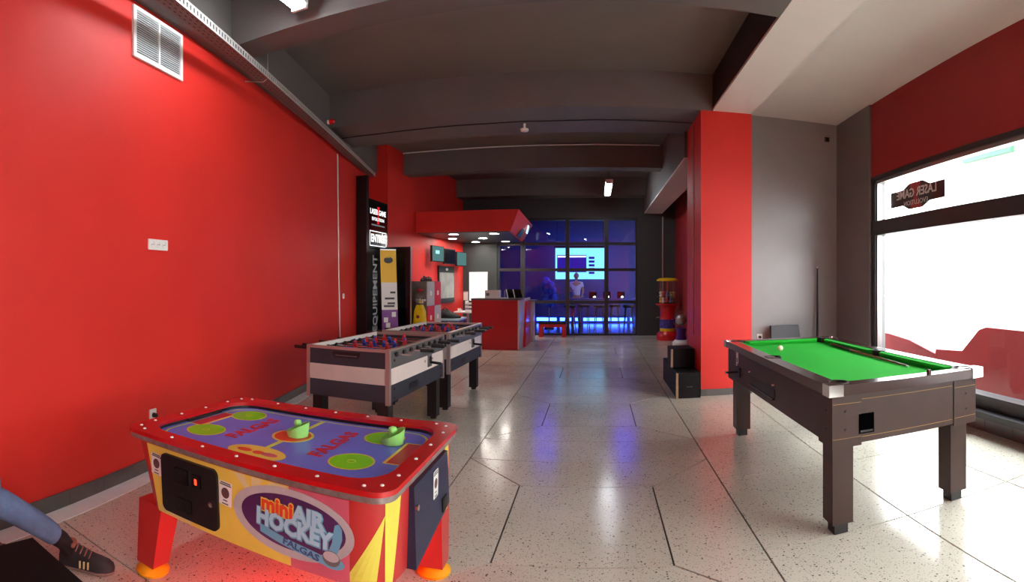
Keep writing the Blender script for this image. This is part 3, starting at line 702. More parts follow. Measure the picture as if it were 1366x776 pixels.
MB().lathe([(0.03, -0.05), (0.03, -0.02)], 12).build('base', 'white_plastic', al); MB().lathe([(0.034, -0.02), (0.034, 0.03), (0.02, 0.05), (0.005, 0.055)], 12).build('lens', mat('beacon', (200, 16, 26), 0.2), al, smooth=50)
# wall vent: frame, centre bar, slats
vt = thing('wall_vent', 'white louvred ventilation grille high on the red wall', 'vent'); vt.matrix_local = LM @ Matrix.Translation((1.055, 3.385, 0))
MB().ring([(-0.325, -0.195), (0.325, -0.195), (0.325, 0.195), (-0.325, 0.195)], [(-0.29, -0.165), (0.29, -0.165), (0.29, 0.165), (-0.29, 0.165)], 0.0, 0.02).build('frame', 'white_paint', vt)
MB().box(-0.29, 0.29, -0.165, 0.165, 0.0005, 0.002).build('backing', 'black', vt)
MB().box(-0.01, 0.01, -0.165, 0.165, 0.004, 0.018).build('centre_bar', 'white_paint', vt)
sl = None
for k in range(19):
    for x in (-0.29, 0.01):
        if sl is None: sl = MB().box(0, 0.28, -0.0024, 0.0024, 0.006, 0.016).build('slat', 'white_paint', vt)
        else: sl = sl.copy(); COL.objects.link(sl)
        sl.location = (x, -0.156+0.0173*k, 0)
def socket(name, label, M, n=1, plug=False):
    t = thing(name, label, 'socket'); t.matrix_local = M
    MB().prism(rrect(0.042*n, 0.042, 0.006, 3), 0, 0.01).build('plate', 'white_plastic', t, bevel=0.002)
    for k in range(n):
        x = (k-(n-1)/2)*0.075
        MB().ring(el(x, 0, 0.026, 0.026, 16), el(x, 0, 0.021, 0.021, 16), 0.01, 0.013).build('socket_ring', 'white_paint', t)
        for dx in (-0.009, 0.009): MB().lathe([(0.004, 0.01), (0.004, 0.0108)], 8, (x+dx, 0, 0)).build('pin_hole', 'black', t)
    if plug: MB().lathe([(0.02, 0.012), (0.018, 0.045), (0.008, 0.05)], 12, (0, -0.004, 0)).build('plug', 'black', t)
socket('wall_socket', 'white triple socket plate at eye height on the red wall', LM @ Matrix.Translation((1.05, 1.78, 0)), 3)
socket('wall_socket', 'white socket with black plug low on the red wall behind the air hockey game', LM @ Matrix.Translation((0.98, 0.435, 0)), 1, True)
socket('wall_socket', 'white socket with black plug on the grey alcove wall beside the red pillar', frameM((2.361, 7.33, 0.665), (1, 0, 0), (0, 0, 1)), 1, True)
socket('wall_socket', 'small pale socket on the red wall beside the white conduit', LM @ Matrix.Translation((6.0, 1.23, 0)), 1)
# conduits and cables
def pipe(name, label, cat, pts, r, m):
    return tag(MB().tube(pts, r, 8).build(name, m, smooth=60), label, cat)
cp = LM @ Vector((5.64, 3.50, 0.016)); cq = LM @ Vector((5.80, 0.10, 0.016))
pipe('conduit', 'white vertical conduit on the red left wall behind the football tables', 'conduit', [cp, (cp+cq)/2+Vector((0, -0.02, 0)), cq], 0.011, 'white_paint')
pipe('conduit', 'pale grey conduit down the inner side of the red pillar', 'conduit', [(1.338, 7.12, 3.62), (1.338, 7.12, 0.75)], 0.006, 'alu')
pipe('conduit', 'pale conduit on the grey end wall above the capsule machine', 'conduit', [(1.80, 14.045, 3.2), (1.80, 14.045, 0.1)], 0.02, 'alu')
pipe('conduit', 'thin white conduit under the ceiling along the far cross beam', 'conduit', [(-4.05, 10.2, 4.13), (1.25, 10.2, 4.13)], 0.012, 'white_paint')
pipe('cable', 'thin black cable running along the middle of the wide ceiling beam', 'cable', [(-3.9, 7.18, 3.684)] + [(-3.5+0.5*k, 7.18+random.uniform(-0.015, 0.015), 3.684) for k in range(9)] + [(1.33, 7.2, 3.684)], 0.006, 'black')
sm = thing('smoke_detector', 'white smoke detector on the wide beam above the aisle', 'detector', (-1.0, 7.3, 3.69))
MB().lathe([(0.018, 0), (0.018, -0.06)], 12).build('stem', 'white_plastic', sm); MB().lathe([(0.02, -0.06), (0.06, -0.075), (0.055, -0.105), (0.02, -0.115)], 16).build('head', 'white_plastic', sm, smooth=50)
cmr = thing('ceiling_sensor', 'tiny black sensor high on the grey alcove wall', 'sensor'); cmr.matrix_local = frameM((3.45, 7.33, 3.66), (1, 0, 0), (0, 0, 1))
MB().prism(rrect(0.035, 0.035, 0.006, 3), 0, 0.02).build('case', 'black', cmr); MB().lathe([(0.016, 0.02), (0.012, 0.03)], 10).build('lens', 'black_gloss', cmr)

# ================================================================== ENTRANCE SIGN, BANNER, PARTITION
mat('sign_face', (26, 25, 28), 0.3); mat('sign_grey_glow', (150, 148, 150), 0.5, emit=(150, 148, 150), estr=0.25); mat('banner_yellow', (255, 208, 40), 0.5); mat('banner_white', (240, 238, 232), 0.5); mat('banner_purple', (130, 60, 150), 0.5)  # grey lettering and caption get a faint emission just to brighten them
emat('sign_white', (255, 255, 255), 1.1); emat('sign_red', (220, 30, 40), 0.9)
tt = thing('entrance_totem', 'tall black entrance sign with illuminated white lettering against the red wall', 'sign', (-4.05, 8.45, 0))
MB().hexa([(-0.10, 0, 0.0), (0.10, 0, 0), (0.10, 0.10, 0), (-0.10, 0.10, 0), (-0.10, 0, 3.36), (0.10, 0, 3.36), (0.10, 0.10, 3.36), (-0.10, 0.10, 3.36)]).build('side_slab', 'black', tt, bevel=0.006)
MB().box(-0.12, 0.10, 0.10, 1.03, 0, 2.06).build('lower_cabinet', 'sign_face', tt)
up = MB().box(-0.12, 0.085, 0.10, 1.0, 2.06, 2.97).build('upper_cabinet', 'black_gloss', tt)
TM = lambda y, z, d=0.086: frameM((d, y, z), (0, 1, 0), (0, 0, 1))
text('lettering', 'LASER GAME', 0.135, 'sign_white', up, TM(0.55, 2.75), sx=0.95, bold=0.003)
text('lettering', 'EVOLUTION', 0.085, 'sign_white', up, TM(0.55, 2.62), sx=1.2, bold=0.001)
MB().prism([(-0.06, -0.16), (0.05, -0.16), (0.012, 0.0), (0.07, 0.16), (-0.04, 0.16), (-0.012, 0.0)], 0, 0.0006).build('red_flash', 'sign_red', up, M=TM(0.55, 2.70))
MB().box(-0.3, 0.3, -0.012, 0.012, 0, 0.001).build('caption', 'sign_grey_glow', up, M=TM(0.55, 2.51))
MB().ring([(-0.38, -0.14), (0.38, -0.14), (0.38, 0.14), (-0.38, 0.14)], [(-0.365, -0.125), (0.365, -0.125), (0.365, 0.125), (-0.365, 0.125)], 0, 0.002).build('border', 'sign_white', up, M=TM(0.55, 2.26))
text('lettering', 'ENTRÉE', 0.20, 'sign_white', up, TM(0.55, 2.26), bold=0.006, sx=0.95)
text('lettering', 'EQUIPEMENT', 0.27, 'sign_grey_glow', tt, TM(0.38, 1.24, 0.101) @ Matrix.Rotation(R(90), 4, 'Z'), bold=0.004, sx=0.88)
pn = thing('partition_panel', 'dark glossy partition panel with pale edge beside the entrance sign', 'partition', (-3.63, 9.20, 0))
MB().box(-0.28, 0.23, 0, 0.03, 0, 2.12).build('panel', 'black_gloss', pn); MB().box(0.23, 0.245, -0.004, 0.034, 0, 2.12).build('edge_trim', 'alu', pn)
MB().box(-0.28, 0.245, -0.03, 0.10, 0, 0.02).build('base_plate', 'black', pn)
bn = thing('roll_up_banner', 'yellow and white roll-up banner leaning in front of the dark partition', 'banner', (-3.66, 8.90, 0), R(38))
LX = lambda z: 0.0
def bpiece(name, m, z0, z1, x0=-0.15, x1=0.15, off=0.0, parent=None):
    k = lambda z: -0.06*(z/2.0)
    return MB().hexa([(x0+k(z0), -off, z0), (x1+k(z0), -off, z0), (x1+k(z0), 0.004-off, z0), (x0+k(z0), 0.004-off, z0), (x0+k(z1), -off, z1), (x1+k(z1), -off, z1), (x1+k(z1), 0.004-off, z1), (x0+k(z1), 0.004-off, z1)]).build(name, m, parent or bn)
bpiece('lower_print', 'banner_purple', 0.10, 0.95); bpiece('white_print', 'banner_white', 0.95, 1.45); bpiece('yellow_print', 'banner_yellow', 1.45, 2.04)
MB().prism(el(-0.055, 1.86, 0.085, 0.06, 20), 0.0, 0.002).build('round_logo', 'black', bn, M=frameM((0, -0.001, 0), (1, 0, 0), (0, 0, 1)))
for z, w, x in ((1.90, 0.05, -0.05), (1.14, 0.09, 0.0), (1.05, 0.07, 0.03), (1.25, 0.05, 0.06), (1.0, 0.1, -0.01)):
    MB().box(x-w-0.03, x+w-0.03, -0.003, -0.001, z, z+0.035).build('print_mark', 'black' if z < 1.5 else 'banner_yellow', bn)
for z, x in ((0.82, 0.06), (0.62, -0.05), (0.72, -0.09), (0.5, 0.07)): MB().box(x-0.05, x+0.03, -0.003, -0.001, z, z+0.09).build('print_mark', 'banner_white', bn)
MB().box(-0.2, 0.2, -0.08, 0.08, 0, 0.1).build('base', 'alu', bn, bevel=0.01)
MB().box(-0.21, 0.09, -0.006, 0.01, 2.04, 2.06).build('top_bar', 'alu', bn)

# ================================================================== LOCKERS, VENDING, REAR LEFT CORNER
mat('locker_grey', (190, 182, 180), 0.4); mat('locker_red', (214, 34, 34), 0.4); mat('locker_side', (110, 98, 90), 0.4)
lk = thing('locker_cabinet', 'locker cabinet with chequered red and grey doors by the red wall', 'lockers', (-3.46, 10.05, 0))
MB().box(-0.27, 0.25, -0.45, 0.45, 0.0, 1.47).build('carcass', 'locker_side', lk, bevel=0.004)
for j in range(2):
    for k in range(3):
        z0 = 0.03+k*0.48
        d = MB().box(0.25, 0.268, -0.445+0.45*j, -0.005+0.45*j, z0, z0+0.47).build('door', 'locker_grey' if (j+k) % 2 == 0 else 'locker_red', lk)
        MB().box(0.268, 0.27, -0.28+0.45*j, -0.18+0.45*j, z0+0.2, z0+0.29).build('number_plate', 'white_plastic', d)
for k, (y, h) in enumerate(((-0.36, 0.07), (-0.22, 0.11), (-0.08, 0.09), (0.06, 0.1), (0.2, 0.08))):
    g = thing('toy_figure', ('little dark toy figure on top of the lockers, %s' % ('nearest the entrance sign', 'second from the entrance sign', 'in the middle of the row', 'second from the counter', 'nearest the counter')[k]), 'toy', (-3.34, 10.05+y, 1.471), 0, 'toy figures on the lockers')
    MB().lathe([(0.03, 0), (0.035, h*0.5), (0.02, h*0.62)], 8).build('body', 'black', g); MB().sphere((0, 0, h*0.8), h*0.24, 8, 6).build('head', 'tile_grey', g)
mat('yellow_plastic', (236, 196, 20), 0.3); mat('red_plastic', (206, 20, 28), 0.28, coat=0.3)
CAPS = [mat('cap_y', (232, 200, 90), 0.3), mat('cap_w', (236, 232, 222), 0.3), mat('cap_r', (190, 60, 60), 0.3), mat('cap_b', (90, 110, 160), 0.3), mat('cap_g', (150, 150, 120), 0.3)]
ym = thing('capsule_machine', 'yellow capsule machine with clear globe in front of the lockers', 'vending machine', (-3.30, 9.46, 0))
MB().lathe([(0.13, 0), (0.13, 0.03), (0.03, 0.05), (0.03, 0.60)], 16).build('stand', 'black', ym, smooth=40)
MB().loft([[(x, y, 0.60) for x, y in rrect(0.12, 0.10, 0.03, 4)], [(x, y, 0.90) for x, y in rrect(0.10, 0.09, 0.03, 4)], [(x, y, 1.02) for x, y in rrect(0.06, 0.06, 0.03, 4)]]).build('body', 'yellow_plastic', ym, smooth=40)
MB().sphere((0, 0, 1.16), 0.135, 18, 12).build('globe', 'globe_glass', ym, smooth=60)
MB().lathe([(0.05, 1.285), (0.06, 1.31), (0.02, 1.33)], 14).build('cap', 'red_plastic', ym)
MB().lathe([(0.03, 0), (0.03, 0.02)], 12).build('coin_knob', 'steel', ym, M=frameM((0, -0.102, 0.80), (1, 0, 0), (0, 0, 1)))
def capsules(center, rad, z0, n, label, group, mr=0.026, lim=None):
    k = 0; z = z0; out = []
    while k < n:
        rr = rad(z); m = max(1, int(2*math.pi*max(rr-mr*1.2, 0.001)/(mr*2.3)))
        for ringr, mm in ((rr-mr*1.25, m), (max(rr-mr*3.6, 0), max(1, m-7))):
            for q in range(mm):
                if k >= n: break
                a = 2*math.pi*q/mm+z*40; out.append((center[0]+ringr*math.cos(a), center[1]+ringr*math.sin(a), z)); k += 1
        z += mr*1.8
    src = None
    for i, p in enumerate(out):
        if i < len(CAPS):
            o = MB().sphere((0, 0, 0), mr, 10, 6).build('toy_capsule', CAPS[i], smooth=60); caps_src.append(o)
        else:
            o = caps_src[i % len(CAPS)].copy(); COL.objects.link(o)
        tag(o, label, 'capsule', group); o.location = p
    caps_src.clear()
caps_src = []
capsules((-3.30, 9.46), lambda z: math.sqrt(max(0.135**2-(z-1.16)**2, 0.0)), 1.07, 22, 'small round toy capsule inside the globe of the yellow machine', 'capsules in the yellow machine', 0.022)
# side table with bag, small table, stacked trays
st = thing('side_table', 'pale blue topped side table under a black bag by the lockers', 'table', (-3.25, 11.15, 0))
MB().box(-0.35, 0.35, -0.38, 0.38, 0.62, 0.66).build('top', mat('pale_blue', (176, 206, 214), 0.4), st, bevel=0.006)
MB().box(-0.34, 0.34, -0.37, 0.37, 0.57, 0.62).build('apron', mat('navy_cloth', (26, 30, 90), 0.5), st)
for sx in (-1, 1):
    for sy in (-1, 1): MB().box(sx*0.31-0.02, sx*0.31+0.02, sy*0.33-0.02, sy*0.33+0.02, 0, 0.57).build('leg', 'black', st)
bag = thing('black_bag', 'crumpled black bag lying on the pale blue side table', 'bag', (-3.22, 11.05, 0.661))
mb = MB(); rings = []
for k in range(7):
    t = k/6; w = (0.30, 0.31, 0.28, 0.24, 0.19, 0.12, 0.05)[k]
    rings.append([((w+0.03*math.sin(a*0.9+k))*math.cos(a*0.5236)-0.06*t, (w*0.6+0.02*math.cos(a*1.7+k))*math.sin(a*0.5236), 0.19*t) for a in range(12)])
mb.loft(rings).build('bag_body', mat('bag_black', (14, 14, 16), 0.7, bump=0.5, bscale=14), bag, smooth=60)
MB().tube([(-0.15, 0, 0.15), (-0.05, -0.02, 0.23), (0.08, 0, 0.14)], 0.012, 8).build('strap', 'black', bag)
s2 = thing('white_table', 'small white pedestal table between the bag and the red counter', 'table', (-3.06, 12.3, 0))
MB().prism(rrect(0.30, 0.25, 0.04, 4), 0.71, 0.74).build('top', 'white_paint', s2, bevel=0.004); MB().tube([(0, 0, 0.02), (0, 0, 0.71)], 0.03, 12).build('column', 'alu', s2); MB().lathe([(0.22, 0), (0.22, 0.012), (0.04, 0.03)], 20).build('foot', 'alu', s2)
for k in range(3):
    tr_ = thing('letter_tray', 'white letter tray on the small white table, %s of the stack' % ('lowest', 'middle', 'topmost')[k], 'tray', (-2.96, 12.3, 0.741+0.085*k), 0, 'stacked letter trays')
    MB().box(-0.13, 0.13, -0.16, 0.16, 0, 0.008).build('bottom', 'white_plastic', tr_); MB().box(-0.13, 0.13, -0.165, -0.158, 0, 0.05).build('front_lip', 'white_plastic', tr_)
    for x in (-0.13, 0.124): MB().box(x, x+0.006, -0.16, 0.16, 0.008, 0.084).build('side', 'white_plastic', tr_)
cup = thing('white_cup', 'little white cup at the left end of the small white table', 'cup', (-3.25, 12.2, 0.741)); MB().lathe([(0.03, 0), (0.045, 0.07), (0.04, 0.07), (0.026, 0.006)], 14).build('bowl', 'white_plastic', cup, smooth=50)
MB().tube([(0.042, 0, 0.055), (0.065, 0, 0.04), (0.037, 0, 0.018)], 0.006, 6).build('handle', 'white_plastic', cup)
# television screens on the red wall
emat('tv_a', (90, 130, 130), 0.7)
FWD = Vector((0.34, 4.56, 0)).normalized()
for k, (y, zc, lab) in enumerate(((11.62, 2.10, 'wall television on bracket nearest the entrance sign'), (12.42, 2.07, 'middle wall television on bracket of the row of three'), (13.3, 2.04, 'wall television on bracket nearest the grey end wall'))):
    x = -3.98+0.34*(y-9.5)/4.56
    t = thing('wall_television', lab, 'television', (x+0.20, y, zc), R(78), 'wall televisions')
    MB().box(-0.28, 0.28, -0.02, 0.03, -0.185, 0.185).build('case', 'black', t, bevel=0.006)
    MB().box(-0.262, 0.262, -0.022, -0.02, -0.165, 0.168).build('screen', 'tv_a' if k != 1 else 'black_gloss', t)
    if k == 0: MB().box(-0.12, 0.06, -0.0235, -0.022, 0.0, 0.08).build('picture', emat('tv_b', (150, 220, 220), 1.2), t)
    MB().tube([(0, 0.02, 0), (-0.02, 0.17, 0)], 0.02, 8).build('bracket', 'black', t)
pf = thing('poster_frame', 'large dark framed poster on the red wall below the televisions', 'poster'); pf.matrix_local = frameM((-3.98+0.34*(12.7-9.5)/4.56+0.005, 12.7, 1.38), FWD, (0, 0, 1))
MB().box(-0.56, 0.56, -0.46, 0.46, 0, 0.03).build('frame', 'black', pf, bevel=0.004); MB().box(-0.50, 0.52, -0.34, 0.30, 0.03, 0.033).build('print', mat('poster_grey', (150, 150, 142), 0.35, var=0.35, vscale=3), pf)
MB().prism(el(0, 0.38, 0.09, 0.035, 16), 0.03, 0.032).build('badge', 'white_plastic', pf); MB().box(-0.5, 0.52, -0.46, -0.40, 0.03, 0.05).build('shelf', 'black', pf)
wp = thing('white_board', 'bright white board on the grey end wall above the counter', 'board'); wp.matrix_local = frameM((-3.20, 14.055, 1.32), (1, 0, 0), (0, 0, 1))
MB().box(-0.245, 0.245, -0.38, 0.38, 0, 0.02).build('board', emat('lit_white', (255, 255, 252), 1.3), wp); MB().ring([(-0.26, -0.395), (0.26, -0.395), (0.26, 0.395), (-0.26, 0.395)], [(-0.245, -0.38), (0.245, -0.38), (0.245, 0.38), (-0.245, 0.38)], 0, 0.024).build('frame', 'white_paint', wp)
wq = thing('paper_notice', 'small white notice on the grey end wall close to the red wall', 'notice'); wq.matrix_local = frameM((-3.56, 14.055, 1.06), (1, 0, 0), (0, 0, 1))
MB().box(-0.065, 0.065, -0.125, 0.125, 0, 0.004).build('sheet', 'white_paint', wq); MB().box(-0.07, 0.07, 0.11, 0.13, 0.004, 0.008).build('clip', 'alu', wq)

# ================================================================== COUNTER AND CANOPY
mat('counter_red', (186, 24, 30), 0.35, var=0.03); mat('counter_top', (92, 88, 88), 0.3); mat('counter_pale', (196, 186, 188), 0.35)
rc = thing('reception_counter', 'red reception counter with grey top and pale angled end', 'counter', (-2.13, 11.05, 0))
MB().box(-0.53, 0.47, 0, 0.04, 0.0, 1.06).build('front_panel', 'counter_red', rc)
MB().box(-0.55, 0.53, -0.02, 0.6, 1.06, 1.10).build('top', 'counter_top', rc, bevel=0.004)
MB().box(0.47, 0.51, 0, 0.04, 0.0, 1.06).build('corner_strip', 'counter_pale', rc)
MB().box(0.46, 0.50, 0.04, 1.9, 0.0, 1.06).build('end_panel', 'counter_pale', rc)
MB().hexa([(0.50, 0.55, 0), (0.56, 0.55, 0), (0.56, 1.55, 0), (0.50, 1.55, 0), (0.50, 0.95, 1.0), (0.54, 0.95, 1.0), (0.56, 1.55, 1.0), (0.50, 1.55, 1.0)]).build('red_fin', 'red_plastic', rc)
MB().box(0.40, 0.62, 1.56, 1.9, 0.0, 0.98).build('low_end', 'counter_pale', rc)
MB().box(0.38, 0.66, 1.45, 1.95, 0.98, 1.01).build('low_top', 'counter_top', rc)
MB().box(-0.55, -0.5, 0.04, 0.6, 0, 1.06).build('end_panel', 'counter_red', rc)
pr = thing('receipt_printer', 'cream box-shaped printer on the left part of the red counter', 'printer', (-2.24, 11.3, 1.101))
MB().box(-0.16, 0.14, -0.14, 0.16, 0, 0.17).build('case', mat('cream_plastic', (214, 204, 196), 0.4), pr, bevel=0.012); MB().box(-0.13, -0.06, -0.143, -0.14, 0.05, 0.11).build('slot_cover', 'tile_grey', pr); MB().box(-0.12, 0.12, -0.06, -0.04, 0.17, 0.174).build('paper_slit', 'black', pr)
for k, x in enumerate((-1.83, -1.68)):
    t = thing('counter_tablet', 'tilted tablet screen on the counter, %s' % ('nearer the printer', 'at the angled end'), 'tablet') if False else thing('counter_tablet', ('tilted black tablet on the red counter nearer the printer', 'tilted black tablet at the angled end of the red counter')[k], 'tablet', (x, 11.35, 1.101), R(-35), 'tablets on the counter')
    MB().hexa([(-0.02, -0.10, 0), (0.02, -0.10, 0), (0.02, 0.10, 0), (-0.02, 0.10, 0), (-0.07, -0.11, 0.19), (-0.055, -0.11, 0.19), (-0.055, 0.11, 0.19), (-0.07, 0.11, 0.19)]).build('case', 'black_gloss', t)
    MB().box(-0.05, 0.06, -0.06, 0.06, 0, 0.012).build('stand', 'black', t); MB().hexa([(-0.0245, -0.112, 0), (-0.02, -0.112, 0), (-0.02, -0.10, 0), (-0.0245, -0.10, 0), (-0.075, -0.122, 0.19), (-0.055, -0.122, 0.19), (-0.055, -0.11, 0.19), (-0.075, -0.11, 0.19)]).build('edge', 'white_plastic', t)
tag(MB().tube([(-2.0, 11.4, 1.101), (-2.0, 11.4, 1.27)], 0.008, 8).build('pen_stand', 'alu'), 'thin upright metal rod between the printer and the tablets', 'rod')
cn = thing('counter_canopy', 'red angular canopy with downlights above the reception counter', 'canopy')
ZC, ZD = 2.52, 2.97
mb = MB(); mb.hexa([(-3.86, 10.8, ZC), (-1.78, 10.8, ZC), (-1.98, 14.03, ZC), (-3.66, 14.03, ZC), (-3.86, 10.8, ZD), (-1.60, 10.8, ZD), (-1.70, 14.03, ZD), (-3.66, 14.03, ZD)])
mb.build('shell', 'red_wall', cn)
MB().prism([(-3.84, 10.84), (-1.82, 10.84), (-2.01, 14.02), (-3.66, 14.02)], ZC-0.012, ZC).build('soffit', 'dark_frame_green', cn)
nt_ = MB().hexa([(-1.835, 12.0, ZC-0.005), (-1.83, 12.0, ZC-0.005), (-1.875, 12.9, ZC-0.005), (-1.885, 12.9, ZC-0.005), (-1.745, 12.35, ZC+0.2), (-1.735, 12.35, ZC+0.2), (-1.745, 12.75, ZC+0.2), (-1.755, 12.75, ZC+0.2)]).build('notch', 'black', cn)
MB().hexa([(-1.735, 12.9, 2.66), (-1.72, 12.9, 2.66), (-1.73, 13.2, 2.66), (-1.745, 13.2, 2.66), (-1.69, 12.95, 2.86), (-1.675, 12.95, 2.86), (-1.69, 13.25, 2.86), (-1.70, 13.25, 2.86)]).build('light_badge', emat('badge_cyan', (170, 220, 240), 1.5), cn)
for x, y in ((-3.10, 11.15), (-2.20, 11.2), (-3.15, 13.5), (-2.35, 13.5), (-3.45, 12.3), (-2.7, 12.35)):
    dl = MB().ring(el(x, y, 0.125, 0.125, 20), el(x, y, 0.10, 0.10, 20), ZC-0.024, ZC-0.012).build('downlight', 'white_paint', cn)
    MB().disc((x, y), 0.10, 0.10, 20, ZC-0.02, 0.006).build('lens', 'down_light', dl)

# ================================================================== BLUE ROOM BEHIND THE GLASS
mat('blue_room', (56, 60, 140), 0.6); mat('blue_floor', (40, 40, 60), 0.15); mat('balloon', (48, 84, 255), 0.25, coat=0.3); mat('seat_blue', (60, 70, 150), 0.5)
struct(MB().box(-4.2, 3.6, 14.3, 19.2, -0.1, -0.002).build('floor_blue_room', 'blue_floor'))
struct(MB().box(-4.2, 3.6, 19.0, 19.2, 0, 3.8).build('wall_blue_room_end', 'blue_room'))
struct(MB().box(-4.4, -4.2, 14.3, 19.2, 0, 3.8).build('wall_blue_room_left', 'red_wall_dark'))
struct(MB().box(3.6, 3.8, 14.3, 19.2, 0, 3.8).build('wall_blue_room_right', 'blue_room'))
struct(MB().box(-4.4, 3.8, 14.3, 19.2, 3.8, 3.95).build('ceiling_blue_room', 'dark_frame'))
scn = thing('projector_screen', 'bright cyan projection screen in the blue room behind the glass', 'screen'); scn.matrix_local = frameM((-0.55, 18.2, 2.06), (1, 0, 0), (0, 0, 1))
MB().box(-0.86, 0.86, -0.54, 0.54, -0.02, 0).build('picture', emat('scr_cyan', (120, 214, 255), 1.4), scn)
MB().box(-0.80, 0.22, -0.30, 0.30, 0, 0.002).build('window_picture', emat('scr_blue', (20, 26, 150), 1.0), scn); MB().box(-0.78, 0.20, 0.22, 0.27, 0.002, 0.003).build('title_bar', emat('scr_white', (225, 250, 255), 2.0), scn)
for k in range(5): MB().box(0.30, 0.50, 0.16-0.13*k, 0.24-0.13*k, 0, 0.002).build('icon', 'scr_blue', scn)
MB().box(-0.9, 0.9, 0.55, 0.62, -0.04, 0.03).build('case', 'black', scn)
for x in (-0.8, 0.8): MB().box(x-0.01, x+0.01, 0.62, 1.74, -0.02, 0.0).build('hanger', 'black', scn)
# glowing plinth with LED line
pl_ = thing('led_plinth', 'low plinth with a glowing blue light line along the blue room wall', 'plinth', (0, 18.35, 0))
MB().box(-3.8, 3.2, 0, 0.5, 0, 0.20).build('step', 'blue_room', pl_)
emat('led_blue', (50, 90, 255), 14.0)
for k in range(7): MB().box(-2.9+0.82*k, -2.2+0.82*k, -0.02, 0.0, 0.06, 0.17).build('led_strip', 'led_blue', pl_)
bl = thing('balloon_column', 'column of blue balloons standing in the blue room', 'balloons', (-1.45, 16.2, 0))
MB().tube([(0, 0, 0), (0, 0, 1.4)], 0.02, 8).build('pole', 'alu', bl); MB().lathe([(0.15, 0), (0.15, 0.02), (0.02, 0.03)], 16).build('base', 'black', bl)
for k, (dx, dz) in enumerate(((-0.1, 1.45), (0.05, 1.32), (-0.09, 1.2), (0.11, 1.15), (-0.05, 1.0), (0.13, 0.95), (-0.12, 0.86), (0.04, 0.78))):
    b_ = MB().sphere((dx, -0.06 if k % 2 else 0.05, dz), 0.13, 14, 10, 1.1).build('balloon', 'balloon', bl, smooth=60)
for k, x in enumerate((-0.75, -0.35, 0.1, 0.55, 0.95)):
    sb = thing('bar_stool', 'dark bar stool in the blue room, number %s from the balloons' % ('one', 'two', 'three', 'four', 'five')[k], 'stool', (x, 15.2+0.3*(k % 2), 0), 0, 'stools in the blue room')
    MB().lathe([(0.17, 0.70), (0.18, 0.73), (0.16, 0.77)], 16).build('seat', 'black', sb, smooth=50)
    for q in range(4):
        a = q*math.pi/2+0.6; MB().tube([(0.12*math.cos(a), 0.12*math.sin(a), 0.70), (0.2*math.cos(a), 0.2*math.sin(a), 0)], 0.014, 6).build('leg', 'dark_frame', sb)
tb = thing('blue_room_table', 'dark table behind the stools with small lit devices', 'table', (0.25, 16.9, 0))
MB().box(-1.1, 1.1, -0.35, 0.35, 0.86, 0.90).build('top', 'blue_room', tb)
for sx in (-1, 1): MB().box(sx*1.0-0.03, sx*1.0+0.03, -0.3, 0.3, 0, 0.86).build('leg', 'dark_frame', tb)
for x in (-0.35, 0.1, 0.55): MB().box(x-0.12, x+0.12, -0.1, 0.0, 0.90, 1.12).build('device', 'black_gloss', tb)
for x in (-0.3, 0.14, 0.6): MB().box(x-0.03, x+0.03, -0.104, -0.1, 0.94, 0.96).build('indicator_light', 'tube_light', tb)
for k, (x, y) in enumerate(((-1.6, 16.6), (0.9, 16.3))):
    t = thing('led_wash_lamp', ('blue wash lamp on the ceiling above the balloons', 'blue wash lamp on the ceiling right of the projection screen')[k], 'lamp', (x, y, 3.8))
    MB().box(-0.3, 0.3, -0.08, 0.08, -0.12, 0).build('housing', 'black', t); MB().box(-0.28, 0.28, -0.07, 0.07, -0.126, -0.12).build('lens', emat('wash_%d' % k, (20, 30, 255), 100.0), t)
rb_ = thing('red_bench', 'small red bench with dark seat in front of the glass partition', 'bench', (-1.14, 13.78, 0))
MB().box(-0.36, 0.36, -0.16, 0.16, 0.34, 0.40).build('seat', 'black', rb_, bevel=0.01); MB().box(-0.36, 0.36, -0.15, 0.15, 0.26, 0.34).build('apron', 'red_paint', rb_)
for sx in (-1, 1):
    for sy in (-1, 1): MB().box(sx*0.30-0.05, sx*0.30+0.05, sy*0.11-0.035, sy*0.11+0.035, 0, 0.26).build('leg', 'red_paint', rb_)

# ================================================================== GUMBALL MACHINES, STEPS, CHAIR
mat('decal_band', (70, 64, 150), 0.4, var=0.6, vscale=18)
gm = thing('gumball_machine', 'tall red gumball machine with clear cylinder and yellow lid by the end wall', 'vending machine', (1.78, 13.0, 0))
MB().lathe([(0.27, 0), (0.28, 0.08), (0.26, 0.16), (0.20, 0.22)], 24).build('base', 'red_plastic', gm, smooth=40)
MB().lathe([(0.19, 0.22), (0.19, 0.30)], 24).build('collar', 'yellow_plastic', gm, smooth=40)
MB().lathe([(0.195, 0.30), (0.195, 0.52)], 24).build('decal_band', 'decal_band', gm, smooth=40)
MB().lathe([(0.20, 0.52), (0.18, 0.60), (0.19, 0.78), (0.24, 0.86), (0.30, 0.88), (0.30, 0.90), (0.22, 0.91)], 24).build('column', 'red_plastic', gm, smooth=40)
MB().ring(el(0, 0, 0.255, 0.255, 28), el(0, 0, 0.249, 0.249, 28), 0.91, 1.47).build('cylinder_window', 'globe_glass', gm, smooth=40)
MB().lathe([(0.27, 1.47), (0.27, 1.50), (0.20, 1.54), (0.03, 1.55)], 24).build('lid', 'yellow_plastic', gm, smooth=40)
MB().tube([(-0.19, -0.05, 0.58), (-0.29, -0.05, 0.56)], 0.014, 8).build('crank', 'steel', gm)
MB().tube([(0, 0, 0.91), (0, 0, 1.47)], 0.012, 8).build('rod', 'steel', gm)
capsules((1.78, 13.0), lambda z: 0.22, 0.955, 52, 'round toy capsule heaped inside the tall red gumball machine', 'capsules in the red gumball machine', 0.04)
